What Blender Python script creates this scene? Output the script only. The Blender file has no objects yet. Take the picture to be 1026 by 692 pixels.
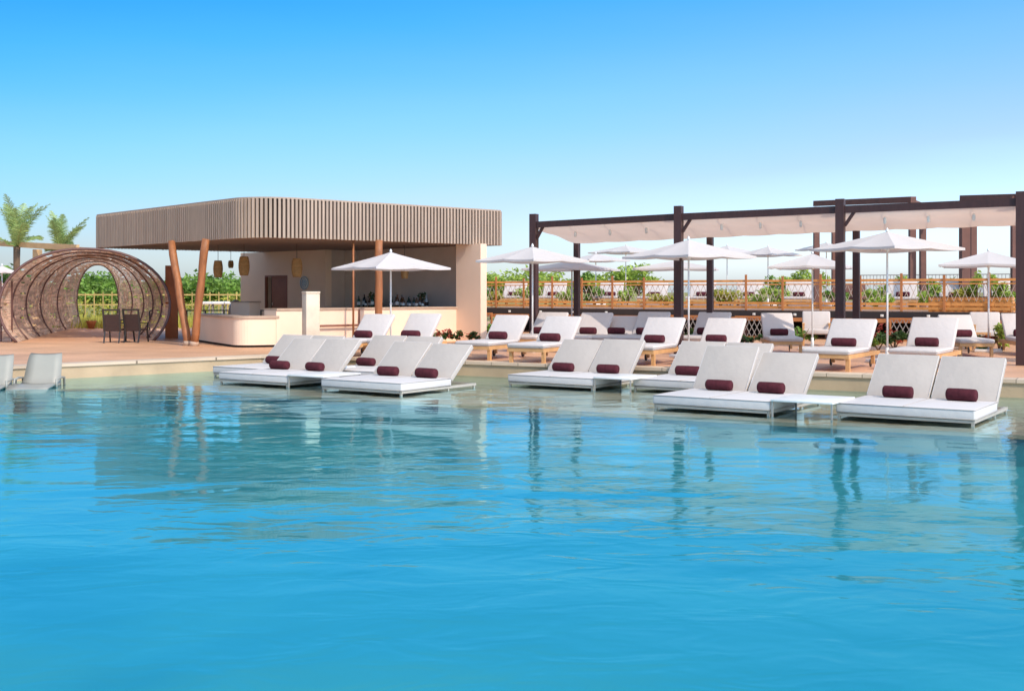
import bpy, bmesh, math, random
from mathutils import Vector, Matrix
random.seed(11)
R = math.radians
PI = math.pi
sc = bpy.context.scene
C = sc.collection
H, F, Y0, CX = 1.7, 1150.0, 292.0, 513.0     # eye height over the water, focal length in px, horizon row, centre column
ZD = 0.28                                    # deck level over the water
ZT = 1.13                                    # upper terrace level

def at(px, d, z=0.0):                        # point at distance d that stands on the sight line column px
    return Vector(((px-CX)/F*d, d, z))
def on(px, py, z):                           # point of the level z seen at the given pixel (below the horizon)
    d = (H-z)*F/(py-Y0)
    return Vector(((px-CX)/F*d, d, z))
def zat(py, d): return H-(py-Y0)*d/F

# ------------------------------------------------------------------ materials
MATS = {}
def nodes_of(name):
    m = bpy.data.materials.new(name); m.use_nodes = True
    nt = m.node_tree; b = nt.nodes['Principled BSDF']
    return m, nt, b
def mat(name, col, rough=0.6, var=0.12, scale=6.0, bump=0.0, bscale=40.0, metal=0.0, island=0.0, trans=0.0, stretch=(1,1,1), spec=0.5):
    m, nt, b = nodes_of(name)
    tc = nt.nodes.new('ShaderNodeTexCoord'); mp = nt.nodes.new('ShaderNodeMapping')
    mp.inputs['Scale'].default_value = stretch
    nt.links.new(tc.outputs['Object'], mp.inputs['Vector'])
    n = nt.nodes.new('ShaderNodeTexNoise'); n.inputs['Scale'].default_value = scale; n.inputs['Detail'].default_value = 6
    nt.links.new(mp.outputs['Vector'], n.inputs['Vector'])
    mr = nt.nodes.new('ShaderNodeMapRange')
    mr.inputs[1].default_value = 0.3; mr.inputs[2].default_value = 0.7
    mr.inputs[3].default_value = 1-var; mr.inputs[4].default_value = 1+var
    nt.links.new(n.outputs['Fac'], mr.inputs[0])
    hsv = nt.nodes.new('ShaderNodeHueSaturation'); hsv.inputs['Color'].default_value = (*col, 1)
    val = mr.outputs[0]
    if island > 0:
        g = nt.nodes.new('ShaderNodeNewGeometry')
        m2 = nt.nodes.new('ShaderNodeMapRange'); m2.inputs[3].default_value = 1-island; m2.inputs[4].default_value = 1+island
        nt.links.new(g.outputs['Random Per Island'], m2.inputs[0])
        mu = nt.nodes.new('ShaderNodeMath'); mu.operation = 'MULTIPLY'
        nt.links.new(mr.outputs[0], mu.inputs[0]); nt.links.new(m2.outputs[0], mu.inputs[1]); val = mu.outputs[0]
    nt.links.new(val, hsv.inputs['Value'])
    nt.links.new(hsv.outputs['Color'], b.inputs['Base Color'])
    b.inputs['Roughness'].default_value = rough; b.inputs['Metallic'].default_value = metal
    b.inputs['Specular IOR Level'].default_value = spec
    if bump > 0:
        n2 = nt.nodes.new('ShaderNodeTexNoise'); n2.inputs['Scale'].default_value = bscale; n2.inputs['Detail'].default_value = 4
        nt.links.new(mp.outputs['Vector'], n2.inputs['Vector'])
        bp = nt.nodes.new('ShaderNodeBump'); bp.inputs['Strength'].default_value = bump; bp.inputs['Distance'].default_value = 0.01
        nt.links.new(n2.outputs['Fac'], bp.inputs['Height']); nt.links.new(bp.outputs['Normal'], b.inputs['Normal'])
    if trans > 0:
        tr = nt.nodes.new('ShaderNodeBsdfTranslucent'); nt.links.new(hsv.outputs['Color'], tr.inputs['Color'])
        mx = nt.nodes.new('ShaderNodeMixShader'); mx.inputs[0].default_value = trans
        out = nt.nodes['Material Output']
        nt.links.new(b.outputs[0], mx.inputs[1]); nt.links.new(tr.outputs[0], mx.inputs[2]); nt.links.new(mx.outputs[0], out.inputs[0])
    MATS[name] = m
    return m

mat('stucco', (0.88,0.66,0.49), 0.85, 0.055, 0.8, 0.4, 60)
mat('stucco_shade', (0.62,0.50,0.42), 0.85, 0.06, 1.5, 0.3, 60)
mat('counter_top', (0.50,0.36,0.26), 0.5, 0.08, 5)
mat('stone', (0.66,0.50,0.35), 0.6, 0.10, 2.5, 0.4, 30)
mat('shelf_stone', (0.50,0.37,0.23), 0.6, 0.14, 1.6, 0.4, 20)
mat('pillar_stone', (0.72,0.62,0.48), 0.6, 0.12, 3, 0.3, 20)
mat('shaded_fabric', (0.50,0.445,0.40), 0.8, 0.04, 3, 0.8, 9)  # mattress cloth darkened, shade on the backrests put into its colour; also for piping
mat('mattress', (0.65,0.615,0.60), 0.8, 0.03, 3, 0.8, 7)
mat('cushion', (0.62,0.56,0.53), 0.85, 0.04, 3, 0.9, 9)
mat('canopy', (0.74,0.71,0.70), 0.8, 0.02, 2, 0.2, 150, trans=0.25)
mat('shade_cloth', (0.86,0.70,0.60), 0.85, 0.04, 2, 0.3, 80, trans=0.4)
mat('towel', (0.088,0.019,0.027), 0.95, 0.25, 14, 0.8, 180, spec=0.2)
mat('white_metal', (0.80,0.80,0.78), 0.35, 0.03, 5)
mat('grey_metal', (0.42,0.40,0.37), 0.4, 0.06, 8, metal=0.3)
mat('frame_grey', (0.46,0.42,0.36), 0.5, 0.06, 8)
mat('dark_metal', (0.035,0.03,0.03), 0.4, 0.1, 10)
mat('slat', (0.43,0.32,0.24), 0.6, 0.08, 3, 0.2, 50, island=0.10, stretch=(4,4,0.6))
mat('slat_backing', (0.07,0.042,0.033), 0.8, 0.1, 3)
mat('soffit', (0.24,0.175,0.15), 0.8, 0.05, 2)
mat('roof_top', (0.35,0.32,0.29), 0.9, 0.1, 2)
mat('log', (0.36,0.135,0.05), 0.55, 0.22, 4, 0.5, 20, stretch=(4,4,0.5))
mat('orange_panel', (0.42,0.13,0.045), 0.6, 0.12, 4)
mat('teak', (0.66,0.36,0.15), 0.6, 0.12, 5, 0.2, 40, stretch=(1,1,1))
mat('rail_wood', (0.70,0.31,0.085), 0.6, 0.18, 4, 0.2, 30, island=0.12)
mat('rail_wood_dark', (0.50,0.20,0.07), 0.6, 0.18, 4)
mat('pergola_wood', (0.060,0.026,0.024), 0.5, 0.15, 4, 0.2, 40, stretch=(4,4,0.5))
mat('cabana_wood', (0.17,0.075,0.055), 0.6, 0.12, 4)
mat('pale_wood', (0.60,0.40,0.20), 0.6, 0.1, 3)
mat('rope', (0.55,0.45,0.36), 0.8, 0.1, 10)
mat('wicker', (0.72,0.52,0.39), 0.8, 0.18, 5, 0.3, 60, island=0.30, trans=0.3)
mat('ring_wood', (0.13,0.06,0.05), 0.5, 0.15, 5)
mat('dark_wicker', (0.045,0.022,0.018), 0.7, 0.2, 30, 0.6, 90)
mat('lantern', (0.40,0.215,0.075), 0.75, 0.15, 14, 0.5, 60, island=0.2)
mat('door_wood', (0.27,0.11,0.07), 0.5, 0.1, 4)
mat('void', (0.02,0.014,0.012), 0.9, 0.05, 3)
mat('plastic_grey', (0.33,0.32,0.28), 0.45, 0.04, 3)
mat('bark', (0.16,0.10,0.06), 0.9, 0.2, 8, 0.6, 30)
mat('leaf_dark', (0.05,0.10,0.02), 0.6, 0.2, 3, island=0.45, trans=0.25)
mat('leaf_mid', (0.20,0.34,0.055), 0.6, 0.2, 3, island=0.45, trans=0.35)
mat('leaf_light', (0.40,0.52,0.10), 0.6, 0.2, 3, island=0.40, trans=0.4)
mat('leaf_yellow', (0.46,0.45,0.08), 0.6, 0.2, 3, island=0.35, trans=0.4)
mat('leaf_red', (0.38,0.05,0.03), 0.6, 0.2, 3, island=0.35, trans=0.3)
mat('palm_leaf', (0.38,0.50,0.18), 0.55, 0.15, 3, island=0.3, trans=0.3)
mat('sign_blue', (0.34,0.48,0.56), 0.4, 0.1, 10)
mat('sign_pale', (0.88,0.88,0.84), 0.5, 0.05, 10)
mat('bottle_green', (0.02,0.06,0.03), 0.1, 0.1, 4)
mat('bottle_amber', (0.12,0.045,0.012), 0.1, 0.1, 4)
mat('bottle_clear', (0.40,0.42,0.42), 0.1, 0.1, 4)
mat('bottle_dark', (0.012,0.012,0.014), 0.12, 0.1, 4)
mat('steel', (0.55,0.55,0.55), 0.3, 0.05, 4, metal=0.8)
mat('lawn', (0.26,0.24,0.055), 0.9, 0.3, 0.5)
mat('fence_yellow', (0.52,0.36,0.13), 0.8, 0.2, 3, island=0.2)
mat('lamp_white', (0.8,0.78,0.72), 0.4, 0.02, 3)

def plank_mat(name, c1, c2, ang, width=0.14, length=3.6, gap=0.012, rough=0.55):
    m, nt, b = nodes_of(name)
    tc = nt.nodes.new('ShaderNodeTexCoord'); mp = nt.nodes.new('ShaderNodeMapping')
    mp.inputs['Rotation'].default_value = (0,0,ang)
    nt.links.new(tc.outputs['Object'], mp.inputs['Vector'])
    br = nt.nodes.new('ShaderNodeTexBrick')
    br.inputs['Color1'].default_value = (*c1,1); br.inputs['Color2'].default_value = (*c2,1)
    br.inputs['Mortar'].default_value = (c1[0]*.32,c1[1]*.30,c1[2]*.28,1)
    br.inputs['Scale'].default_value = 1; br.inputs['Mortar Size'].default_value = gap*0.5
    br.inputs['Brick Width'].default_value = length; br.inputs['Row Height'].default_value = width
    nt.links.new(mp.outputs['Vector'], br.inputs['Vector'])
    n = nt.nodes.new('ShaderNodeTexNoise'); n.inputs['Scale'].default_value = 0.7; n.inputs['Detail'].default_value = 8
    nt.links.new(tc.outputs['Object'], n.inputs['Vector'])
    mr = nt.nodes.new('ShaderNodeMapRange'); mr.inputs[1].default_value=.3; mr.inputs[2].default_value=.7; mr.inputs[3].default_value=.84; mr.inputs[4].default_value=1.14
    nt.links.new(n.outputs['Fac'], mr.inputs[0])
    hs = nt.nodes.new('ShaderNodeHueSaturation'); nt.links.new(br.outputs['Color'], hs.inputs['Color']); nt.links.new(mr.outputs[0], hs.inputs['Value'])
    nt.links.new(hs.outputs['Color'], b.inputs['Base Color']); b.inputs['Roughness'].default_value = rough
    MATS[name] = m
plank_mat('deck_wood', (0.72,0.41,0.235), (0.64,0.35,0.195), R(30))
plank_mat('terrace_wood', (0.44,0.24,0.13), (0.38,0.2,0.1), R(30))

plank_mat('coping_stone', (0.66,0.52,0.38), (0.60,0.46,0.33), R(28), width=40, length=.6, gap=.014)
def pool_mat():
    m, nt, b = nodes_of('pool_plaster')
    tc = nt.nodes.new('ShaderNodeTexCoord')
    n = nt.nodes.new('ShaderNodeTexNoise'); n.inputs['Scale'].default_value = 0.35; n.inputs['Detail'].default_value = 3; n.inputs['Distortion'].default_value = 0.6
    nt.links.new(tc.outputs['Object'], n.inputs['Vector'])
    cr = nt.nodes.new('ShaderNodeValToRGB')
    cr.color_ramp.elements[0].position = 0.3; cr.color_ramp.elements[0].color = (0.024,0.275,0.335,1)
    cr.color_ramp.elements[1].position = 0.7; cr.color_ramp.elements[1].color = (0.042,0.34,0.375,1)
    nt.links.new(n.outputs['Fac'], cr.inputs[0]); nt.links.new(cr.outputs[0], b.inputs['Base Color'])
    b.inputs['Roughness'].default_value = 0.9; b.inputs['Specular IOR Level'].default_value = 0
    MATS['pool_plaster'] = m
pool_mat()

def water_mat():
    m = bpy.data.materials.new('pool_water'); m.use_nodes = True; nt = m.node_tree
    for n in list(nt.nodes): nt.nodes.remove(n)
    out = nt.nodes.new('ShaderNodeOutputMaterial')
    tc = nt.nodes.new('ShaderNodeTexCoord')
    def noise(scale, sc3, detail, dist=0.0, rot=0):
        mp = nt.nodes.new('ShaderNodeMapping'); mp.inputs['Scale'].default_value = sc3; mp.inputs['Rotation'].default_value = (0,0,R(rot))
        nt.links.new(tc.outputs['Object'], mp.inputs['Vector'])
        n = nt.nodes.new('ShaderNodeTexNoise'); n.inputs['Scale'].default_value = scale; n.inputs['Detail'].default_value = detail; n.inputs['Distortion'].default_value = dist
        nt.links.new(mp.outputs['Vector'], n.inputs['Vector']); return n.outputs['Fac']
    a = noise(0.5, (0.5,1,1), 2, 0.4, 12)
    b = noise(3.2, (0.6,1,1), 2, 0.6, -18)
    c = noise(9.0, (0.8,1,1), 1, 0.2, 30)
    def mul(x, k):
        mm = nt.nodes.new('ShaderNodeMath'); mm.operation = 'MULTIPLY'; nt.links.new(x, mm.inputs[0]); mm.inputs[1].default_value = k; return mm.outputs[0]
    def add(x, y):
        mm = nt.nodes.new('ShaderNodeMath'); mm.operation = 'ADD'; nt.links.new(x, mm.inputs[0]); nt.links.new(y, mm.inputs[1]); return mm.outputs[0]
    # gusts: small ripples come and go over the surface
    g = noise(0.16, (1,1,1), 2, 0.3)
    gr = nt.nodes.new('ShaderNodeMapRange'); gr.inputs[1].default_value=.40; gr.inputs[2].default_value=.62; gr.inputs[3].default_value=.25; gr.inputs[4].default_value=1.0
    nt.links.new(g, gr.inputs[0])
    sm = nt.nodes.new('ShaderNodeMath'); sm.operation='MULTIPLY'; nt.links.new(add(mul(b, WB[1]), mul(c, WB[2])), sm.inputs[0]); nt.links.new(gr.outputs[0], sm.inputs[1])
    h = add(mul(a, WB[0]), sm.outputs[0])
    bp = nt.nodes.new('ShaderNodeBump'); bp.inputs['Strength'].default_value = 1; bp.inputs['Distance'].default_value = 1.0
    nt.links.new(h, bp.inputs['Height'])
    fr = nt.nodes.new('ShaderNodeFresnel'); 
    gb = nt.nodes.new('ShaderNodeNewGeometry'); ir = nt.nodes.new('ShaderNodeMapRange'); ir.inputs[3].default_value = 1.6; ir.inputs[4].default_value = 1/1.6
    nt.links.new(gb.outputs['Backfacing'], ir.inputs[0]); nt.links.new(ir.outputs[0], fr.inputs['IOR'])   # a thin sheet: the same from both sides
    nt.links.new(bp.outputs['Normal'], fr.inputs['Normal'])
    gl = nt.nodes.new('ShaderNodeBsdfGlossy'); gl.inputs['Roughness'].default_value = 0.065; nt.links.new(bp.outputs['Normal'], gl.inputs['Normal'])
    gl.inputs['Color'].default_value = (.56,.90,1.0,1)
    tr = nt.nodes.new('ShaderNodeBsdfTransparent'); tr.inputs['Color'].default_value = (0.90,0.97,0.98,1)
    mx = nt.nodes.new('ShaderNodeMixShader')
    nt.links.new(fr.outputs[0], mx.inputs[0]); nt.links.new(tr.outputs[0], mx.inputs[1]); nt.links.new(gl.outputs[0], mx.inputs[2])
    nt.links.new(mx.outputs[0], out.inputs['Surface'])
    MATS['pool_water'] = m
WB = (0.050, 0.0125, 0.0015)
water_mat()

# ------------------------------------------------------------------ mesh builder
class MB:
    def __init__(s): s.v = []; s.f = []; s.sm = []
    def add(s, vs, fs, smooth=False, M=None):
        o = len(s.v)
        for p in vs:
            p = Vector(p)
            s.v.append(tuple(M @ p) if M is not None else tuple(p))
        for f in fs: s.f.append([i+o for i in f]); s.sm.append(smooth)
    def box(s, x0, x1, y0, y1, z0, z1, M=None):
        vs = [(x0,y0,z0),(x1,y0,z0),(x1,y1,z0),(x0,y1,z0),(x0,y0,z1),(x1,y0,z1),(x1,y1,z1),(x0,y1,z1)]
        s.add(vs, [(0,3,2,1),(4,5,6,7),(0,1,5,4),(1,2,6,5),(2,3,7,6),(3,0,4,7)], False, M)
    def bar(s, a, b, w, h):                  # box beam from a to b
        a = Vector(a); b = Vector(b); d = b-a; L = d.length
        q = d.to_track_quat('X', 'Z').to_matrix().to_4x4()
        s.box(0, L, -w/2, w/2, -h/2, h/2, Matrix.Translation(a) @ q)
    def tube(s, pts, r, n=8, cap=True, smooth=True):
        pts = [Vector(p) for p in pts]; rs = r if isinstance(r,(list,tuple)) else [r]*len(pts)
        o = len(s.v); up = None
        for i, p in enumerate(pts):
            if i == 0: d = pts[1]-p
            elif i == len(pts)-1: d = p-pts[i-1]
            else: d = (pts[i+1]-pts[i-1])
            d.normalize()
            if up is None: up = d.orthogonal().normalized()
            up = (up - d*up.dot(d)).normalized(); sd = d.cross(up)
            for k in range(n):
                t = 2*PI*k/n; s.v.append(tuple(p + (up*math.cos(t)+sd*math.sin(t))*rs[i]))
        for i in range(len(pts)-1):
            for k in range(n):
                a = o+i*n+k; b = o+i*n+(k+1)%n
                s.f.append([a,b,b+n,a+n]); s.sm.append(smooth)
        if cap:
            s.f.append([o+k for k in range(n)][::-1]); s.sm.append(False)
            e = o+(len(pts)-1)*n; s.f.append([e+k for k in range(n)]); s.sm.append(False)
    def lathe(s, prof, n=16, M=None, smooth=True):
        vs = []; fs = []
        for r, z in prof:
            for k in range(n):
                t = 2*PI*k/n; vs.append((r*math.cos(t), r*math.sin(t), z))
        for i in range(len(prof)-1):
            for k in range(n):
                a = i*n+k; b = i*n+(k+1)%n; fs.append((a,b,b+n,a+n))
        fs.append(tuple(range(n))[::-1]); e = (len(prof)-1)*n; fs.append(tuple(e+k for k in range(n)))
        s.add(vs, fs, smooth, M)
    def rbox(s, x0, x1, y0, y1, z0, z1, r=0.02, seg=3, M=None):
        bm = bmesh.new(); bmesh.ops.create_cube(bm, size=1)
        for v in bm.verts: v.co = Vector(((x0+x1)/2+v.co.x*(x1-x0), (y0+y1)/2+v.co.y*(y1-y0), (z0+z1)/2+v.co.z*(z1-z0)))
        bmesh.ops.bevel(bm, geom=list(bm.edges), offset=r, segments=seg, profile=0.5, affect='EDGES')
        bm.verts.index_update()
        s.add([v.co.copy() for v in bm.verts], [[v.index for v in f.verts] for f in bm.faces], True, M); bm.free()
    def prism(s, poly, z0, z1):
        n = len(poly); vs = [(x,y,z0) for x,y in poly]+[(x,y,z1) for x,y in poly]
        fs = [tuple(range(n))[::-1], tuple(range(n,2*n))]
        for i in range(n): j = (i+1)%n; fs.append((i,j,j+n,i+n))
        s.add(vs, fs)
    def leaves(s, c, rad, n, size, squash=1.0, rnd=random):
        for _ in range(n):
            while True:
                p = Vector((rnd.uniform(-1,1), rnd.uniform(-1,1), rnd.uniform(-1,1)))
                if p.length <= 1: break
            p = p * (0.55+0.45*rnd.random())
            q = Vector(c)+Vector((p.x*rad[0], p.y*rad[1], p.z*rad[2]))
            a = Vector((rnd.gauss(0,1), rnd.gauss(0,1), rnd.gauss(0,.6))).normalized()
            b = a.orthogonal().normalized(); b = Matrix.Rotation(rnd.random()*6.28, 3, a) @ b
            l = size*rnd.uniform(.6,1.3)
            s.add([q-a*l, q+b*l*.42, q+a*l, q-b*l*.42], [(0,1,2,3)])
    def build(s, name, m, parent=None, loc=(0,0,0)):
        me = bpy.data.meshes.new(name); me.from_pydata(s.v, [], s.f)
        me.polygons.foreach_set('use_smooth', s.sm); me.materials.append(MATS[m]); me.update()
        o = bpy.data.objects.new(name, me); C.objects.link(o); o.location = loc
        if parent: o.parent = parent
        return o

def tag(o, label=None, cat=None, group=None, kind=None):
    if label: o['label'] = label
    if cat: o['category'] = cat
    if group: o['group'] = group
    if kind: o['kind'] = kind
    return o
def thing(name, label, cat, loc=(0,0,0), rz=0.0, group=None):
    o = bpy.data.objects.new(name, None); C.objects.link(o); o.location = loc; o.rotation_euler = (0,0,rz); o.empty_display_size = .2
    return tag(o, label, cat, group)
def copytree(o, parent=None):
    c = o.copy(); C.objects.link(c); c.parent = parent
    for ch in list(o.children): copytree(ch, c)
    return c
def struct(name, mb, m): return tag(mb.build(name, m), kind='structure')

# ------------------------------------------------------------------ site lines
A28 = R(-28)
W = Vector((math.cos(A28), math.sin(A28), 0)); L = Vector((-math.sin(A28), math.cos(A28), 0))
corner = Vector((-5.3, 25.5, 0))
rightfar = corner + W*75
leftdir = Vector((-0.741,-0.671,0)); leftfar = corner + leftdir*60
cs = [corner+leftdir*1.2, corner+leftdir*.35+W*.03, corner+W*.4, corner+W*1.3]   # softened pool corner
def offs(p, d): return p
edge = [leftfar]+cs+[rightfar]
# sheet of ground far beyond everything
g = MB()
back = [Vector((900,-5,0)), Vector((900,1600,0)), Vector((-900,1600,0)), Vector((-900,-5,0))]
poly = [(p.x,p.y) for p in edge]
def sheet(pts, z):
    ar = sum(pts[i-1][0]*pts[i][1]-pts[i][0]*pts[i-1][1] for i in range(len(pts)))
    if ar < 0: pts = pts[::-1]                # faces up
    m = MB(); m.add([(x,y,z) for x,y in pts],[tuple(range(len(pts)))]); return m
deckpts = poly + [(90, 0), (90,60),(-80,60),(-80,-12)]
def bcorner_deck(inset, z, name, m, extra):
    # strip parallel to the pool edge, inset metres behind it
    e = inset_line(inset)
    return e
def inset_line(d):
    nl = Vector((-leftdir.y, leftdir.x, 0))
    if nl.y < 0: nl = -nl
    nr = L
    c0 = corner + (nl+nr).normalized()*d/max(.3,(nl+nr).normalized().dot(nr))
    out = [leftfar+nl*d, c0+leftdir*1.0, c0+leftdir*.3, c0+W*.35, c0+W*1.1, rightfar+nr*d]
    return [(p.x,p.y) for p in out]
l0 = inset_line(0); l1 = inset_line(0.42)
gm = sheet(l0 + [(900,-60),(900,1600),(-900,1600),(-900,-60)], 0.2); struct('ground', gm, 'lawn')
dm = sheet(l1 + [(60,-5),(60,38),(-6,56),(-70,56),(-70,-12)], ZD); struct('pool_deck', dm, 'deck_wood')
# coping: stone band with rounded nose and riser
cp = MB()
n = len(l0)
lm = inset_line(-0.03)
for a, b in ((l1, lm),):
    vs = [(x,y,ZD+.012) for x,y in l1]+[(x,y,ZD+.012) for x,y in lm]
    cp.add(vs, [(i,i+n,i+1+n,i+1) for i in range(n-1)])
    vs = [(x,y,ZD+.012) for x,y in lm]+[(x,y,ZD-.045) for x,y in lm]
    cp.add(vs, [(i,i+n,i+1+n,i+1) for i in range(n-1)])
    vs = [(x,y,ZD-.045) for x,y in lm]+[(x,y,ZD-.045) for x,y in l0]
    cp.add(vs, [(i,i+n,i+1+n,i+1) for i in range(n-1)])
    vs = [(x,y,ZD+.012) for x,y in l1]+[(x,y,ZD-.05) for x,y in l1]
    cp.add(vs, [(i,i+1,i+1+n,i+n) for i in range(n-1)])
struct('pool_coping', cp, 'coping_stone')
rs = MB(); lr = inset_line(0.004)
vs = [(x,y,ZD-.04) for x,y in lr]+[(x,y,-1.6) for x,y in lr]
rs.add(vs, [(i,i+n,i+1+n,i+1) for i in range(n-1)])
struct('pool_edge_wall', rs, 'shelf_stone')
# tanning shelf
sh = MB()
shp = [tuple(p.xy) for p in (Vector((-5.45,20.05,0))+W*70, Vector((-5.25,19.95,0)), Vector((-5.8,20.2,0)), Vector((-7.0,20.75,0)), Vector((-9.3,20.55,0)))]
shp += [tuple((Vector((-9.3,20.55,0))+leftdir*50).xy)]
lb = inset_line(0.002)
sh.prism(shp + lb, -0.085, -0.035)
struct('pool_shelf', sh, 'shelf_stone')
sw = MB(); sw.prism([(p[0]+.02*(i<5), p[1]+.03) for i, p in enumerate(shp)] + lb, -1.6, -0.09); struct('pool_inner_wall', sw, 'pool_plaster')
bs = MB(); bs.add([(-70,-30,-.42),(90,-30,-.42),(90,40,-.42),(-70,40,-.42)], [(0,1,2,3)])
struct('pool_floor', bs, 'pool_plaster')
wt = sheet(inset_line(0.001)+[(80,-30),(-60,-30)], 0.0)
struct('pool_water', wt, 'pool_water')

# ------------------------------------------------------------------ daybeds standing in the shallow water
BW = 1.78
def make_daybed():
    t = thing('double_daybed', 'x', 'daybed', group='white double daybeds on the pool shelf')
    f = MB()
    for x in (0.03, BW-0.03): f.box(x-.02, x+.02, 0.02, 2.1, 0.03, 0.072)
    for y in (0.03, 1.33, 2.09): f.box(0.05, BW-0.05, y-.02, y+.02, 0.033, 0.069)
    f.build('frame', 'frame_grey', t)
    for x in (0.035, BW-0.035):
        for y in (0.04, 1.3, 2.06):
            l = MB(); l.box(x-.017, x+.017, y-.017, y+.017, -0.035, 0.03); l.build('leg', 'frame_grey', t)
    m = MB(); m.rbox(0, BW, 0, 1.36, 0.074, 0.205, 0.022, 3); mt_ = m.build('mattress', 'mattress', t)
    pp = MB()
    for z in (.199,.082): pp.tube([(.012,-.001,z),(BW-.012,-.001,z),(BW+.001,.012,z),(BW+.001,1.34,z)],.0055,5)
    pp.tube([(-.001,1.34,.199),(-.001,.012,.199)],.0055,5)
    pp.tube([(BW/2,0,.208),(BW/2,1.34,.208)],.004,5); pp.build('piping','shaded_fabric',mt_)
    for i in (0,1):
        b = MB(); w2 = BW/2-.012
        b.rbox(0, w2, 0, 0.85, -0.045, 0.045, 0.02, 3)
        o = b.build('backrest', 'shaded_fabric', t, (0.002+i*(BW/2+.010), 1.36, 0.172)); o.rotation_euler = (R(48),0,0)
        pp = MB(); pp.tube([(.01,0.03,.047),(.01,.84,.040),(w2-.01,.84,.040),(w2-.01,.03,.047)],.0055,5); pp.build('piping','mattress',o)
        b = MB()
        b.box(w2/2-.012, w2/2+.012, 0.02, 0.72, -0.068, -0.047); b.box(.06,.08,0.02,.72,-.068,-.047)
        k = b.build('back_brace', 'frame_grey', o)
    return t
def place_daybed(x, y, rz, angs, label, first=[True]):
    t = daybed0 if first[0] else copytree(daybed0); first[0] = False
    t.location = (x,y,0); t.rotation_euler = (0,0,R(rz)); t['label'] = label
    bk = [c for c in t.children if c.name.startswith('backrest')]
    bk.sort(key=lambda c: c.location.x)
    for c, a in zip(bk, angs): c.rotation_euler = (R(a+random.uniform(-1.2,1.2)),0,0)
    return t
def make_towel():
    m = MB(); M = Matrix.Rotation(R(90),4,'Y')
    r = .084
    pr = [(.01,-.212),(.045,-.217),(.066,-.212),(r-.004,-.2),(r,-.18),(r+.002,0),(r,.18),(r-.004,.2),(.066,.212),(.045,.217),(.01,.212)]
    m.lathe(pr, 22, M)
    # the loose edge of the roll
    m.rbox(-.205,.205,-.005,.066,-r+.001,-r+.012,.004,2)
    o = m.build('rolled_towel', 'towel')
    tag(o, 'x', 'towel', 'rolled burgundy towels on the loungers'); return o
towel0 = make_towel(); towel_used = [False]
def place_towel(t, lx, ly, lz, label, ang=0, sx=1.0):
    o = towel0.copy() if towel_used[0] else towel0
    if towel_used[0]: C.objects.link(o)
    towel_used[0] = True
    rz = t.rotation_euler[2]
    p = Vector(t.location)+Matrix.Rotation(rz,3,'Z') @ Vector((lx,ly,lz))
    o.location = p; o.rotation_euler = (random.uniform(-.4,.4),0,rz+R(ang)); o.scale = (sx*random.uniform(.93,1.05),1,random.uniform(.93,1.04)) ; o['label'] = label
    return o
daybed0 = make_daybed()
beds = [  # x, y of foot-left corner, rotation, back angles, label, towel labels
 (4.36,15.46,-34,(43,42),'nearest white double daybed at the right by the pool edge',('left burgundy towel on the nearest right-hand double daybed','right burgundy towel on the nearest right-hand double daybed')),
 (2.04,16.64,-34,(50,43),'white double daybed left of the nearest one, its left backrest raised higher',('burgundy towel against the higher raised left backrest of a daybed','burgundy towel just left of the low white pool table on the right')),
 (-0.08,20.76,-34,(43,44),'white double daybed in the middle of the shelf, left end of its row',('left burgundy towel on the middle double daybed','right burgundy towel on the middle double daybed')),
 (2.08,19.78,-34,(44,44),'white double daybed half hidden behind the one with unequal backrests',('burgundy towel on the half hidden daybed right of the middle one',None)),
 (-3.28,19.7,-34,(44,42),'front right double daybed of the left cluster on the pool shelf',('left burgundy towel on the front right daybed of the left cluster','right burgundy towel on the front right daybed of the left cluster')),
 (-5.46,21.35,-34,(43,44),'front left double daybed of the left cluster, foot over the water',('left burgundy towel on the front left daybed of the left cluster','right burgundy towel on the front left daybed of the left cluster')),
 (-6.0,23.0,-34,(44,44),'rear left double daybed of the left cluster, nearest the round deck corner',('burgundy towel on the rear left daybed of the left cluster',None)),
 (-3.95,22.35,-34,(44,44),'rear right double daybed of the left cluster, partly hidden',('burgundy towel on the rear right daybed of the left cluster',None)),
]
bedobj = []
for x,y,rz,an,lb_,tl in beds:
    t = place_daybed(x,y,rz,an,lb_); bedobj.append(t)
    for i, l_ in enumerate(tl):
        if l_: place_towel(t, BW*(.25+.5*i)+random.uniform(-.06,.06), 1.19+random.uniform(-.02,.02), .288, l_, random.uniform(-6,6))

def make_pool_table(w=.84):
    t = thing('side_table','x','side table', group='low white tables between the daybeds')
    m = MB(); m.rbox(0,w,0,1.0,.205,.235,.006,2); m.build('tabletop','white_metal',t)
    for x in (.02,w-.02):
        for y in (.02,.98):
            l = MB(); l.box(x-.011,x+.011,y-.011,y+.011,-.035,.206); l.build('leg','grey_metal',t)
    return t
pt0 = make_pool_table()
def bedpt(t, lx, ly): 
    return Vector(t.location)+Matrix.Rotation(t.rotation_euler[2],3,'Z') @ Vector((lx,ly,0))
for i,(b_, lab) in enumerate([(1,'low white table at the right between the two nearest daybeds'),(2,'low white table between the middle daybed and the half hidden one'),(5,'low white table between the two front daybeds of the left cluster'),(6,'low white table between the two rear daybeds of the left cluster')]):
    t = pt0 if i==0 else copytree(pt0)
    p = bedpt(bedobj[b_], BW+.015, -.02 if i<3 else .3); t.location = p; t.rotation_euler = (0,0,R(-33)); t['label'] = lab
    if i==1: t.scale = (.86,1,1)
    if i==0: t.scale = (1.02,1,1)

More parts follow.
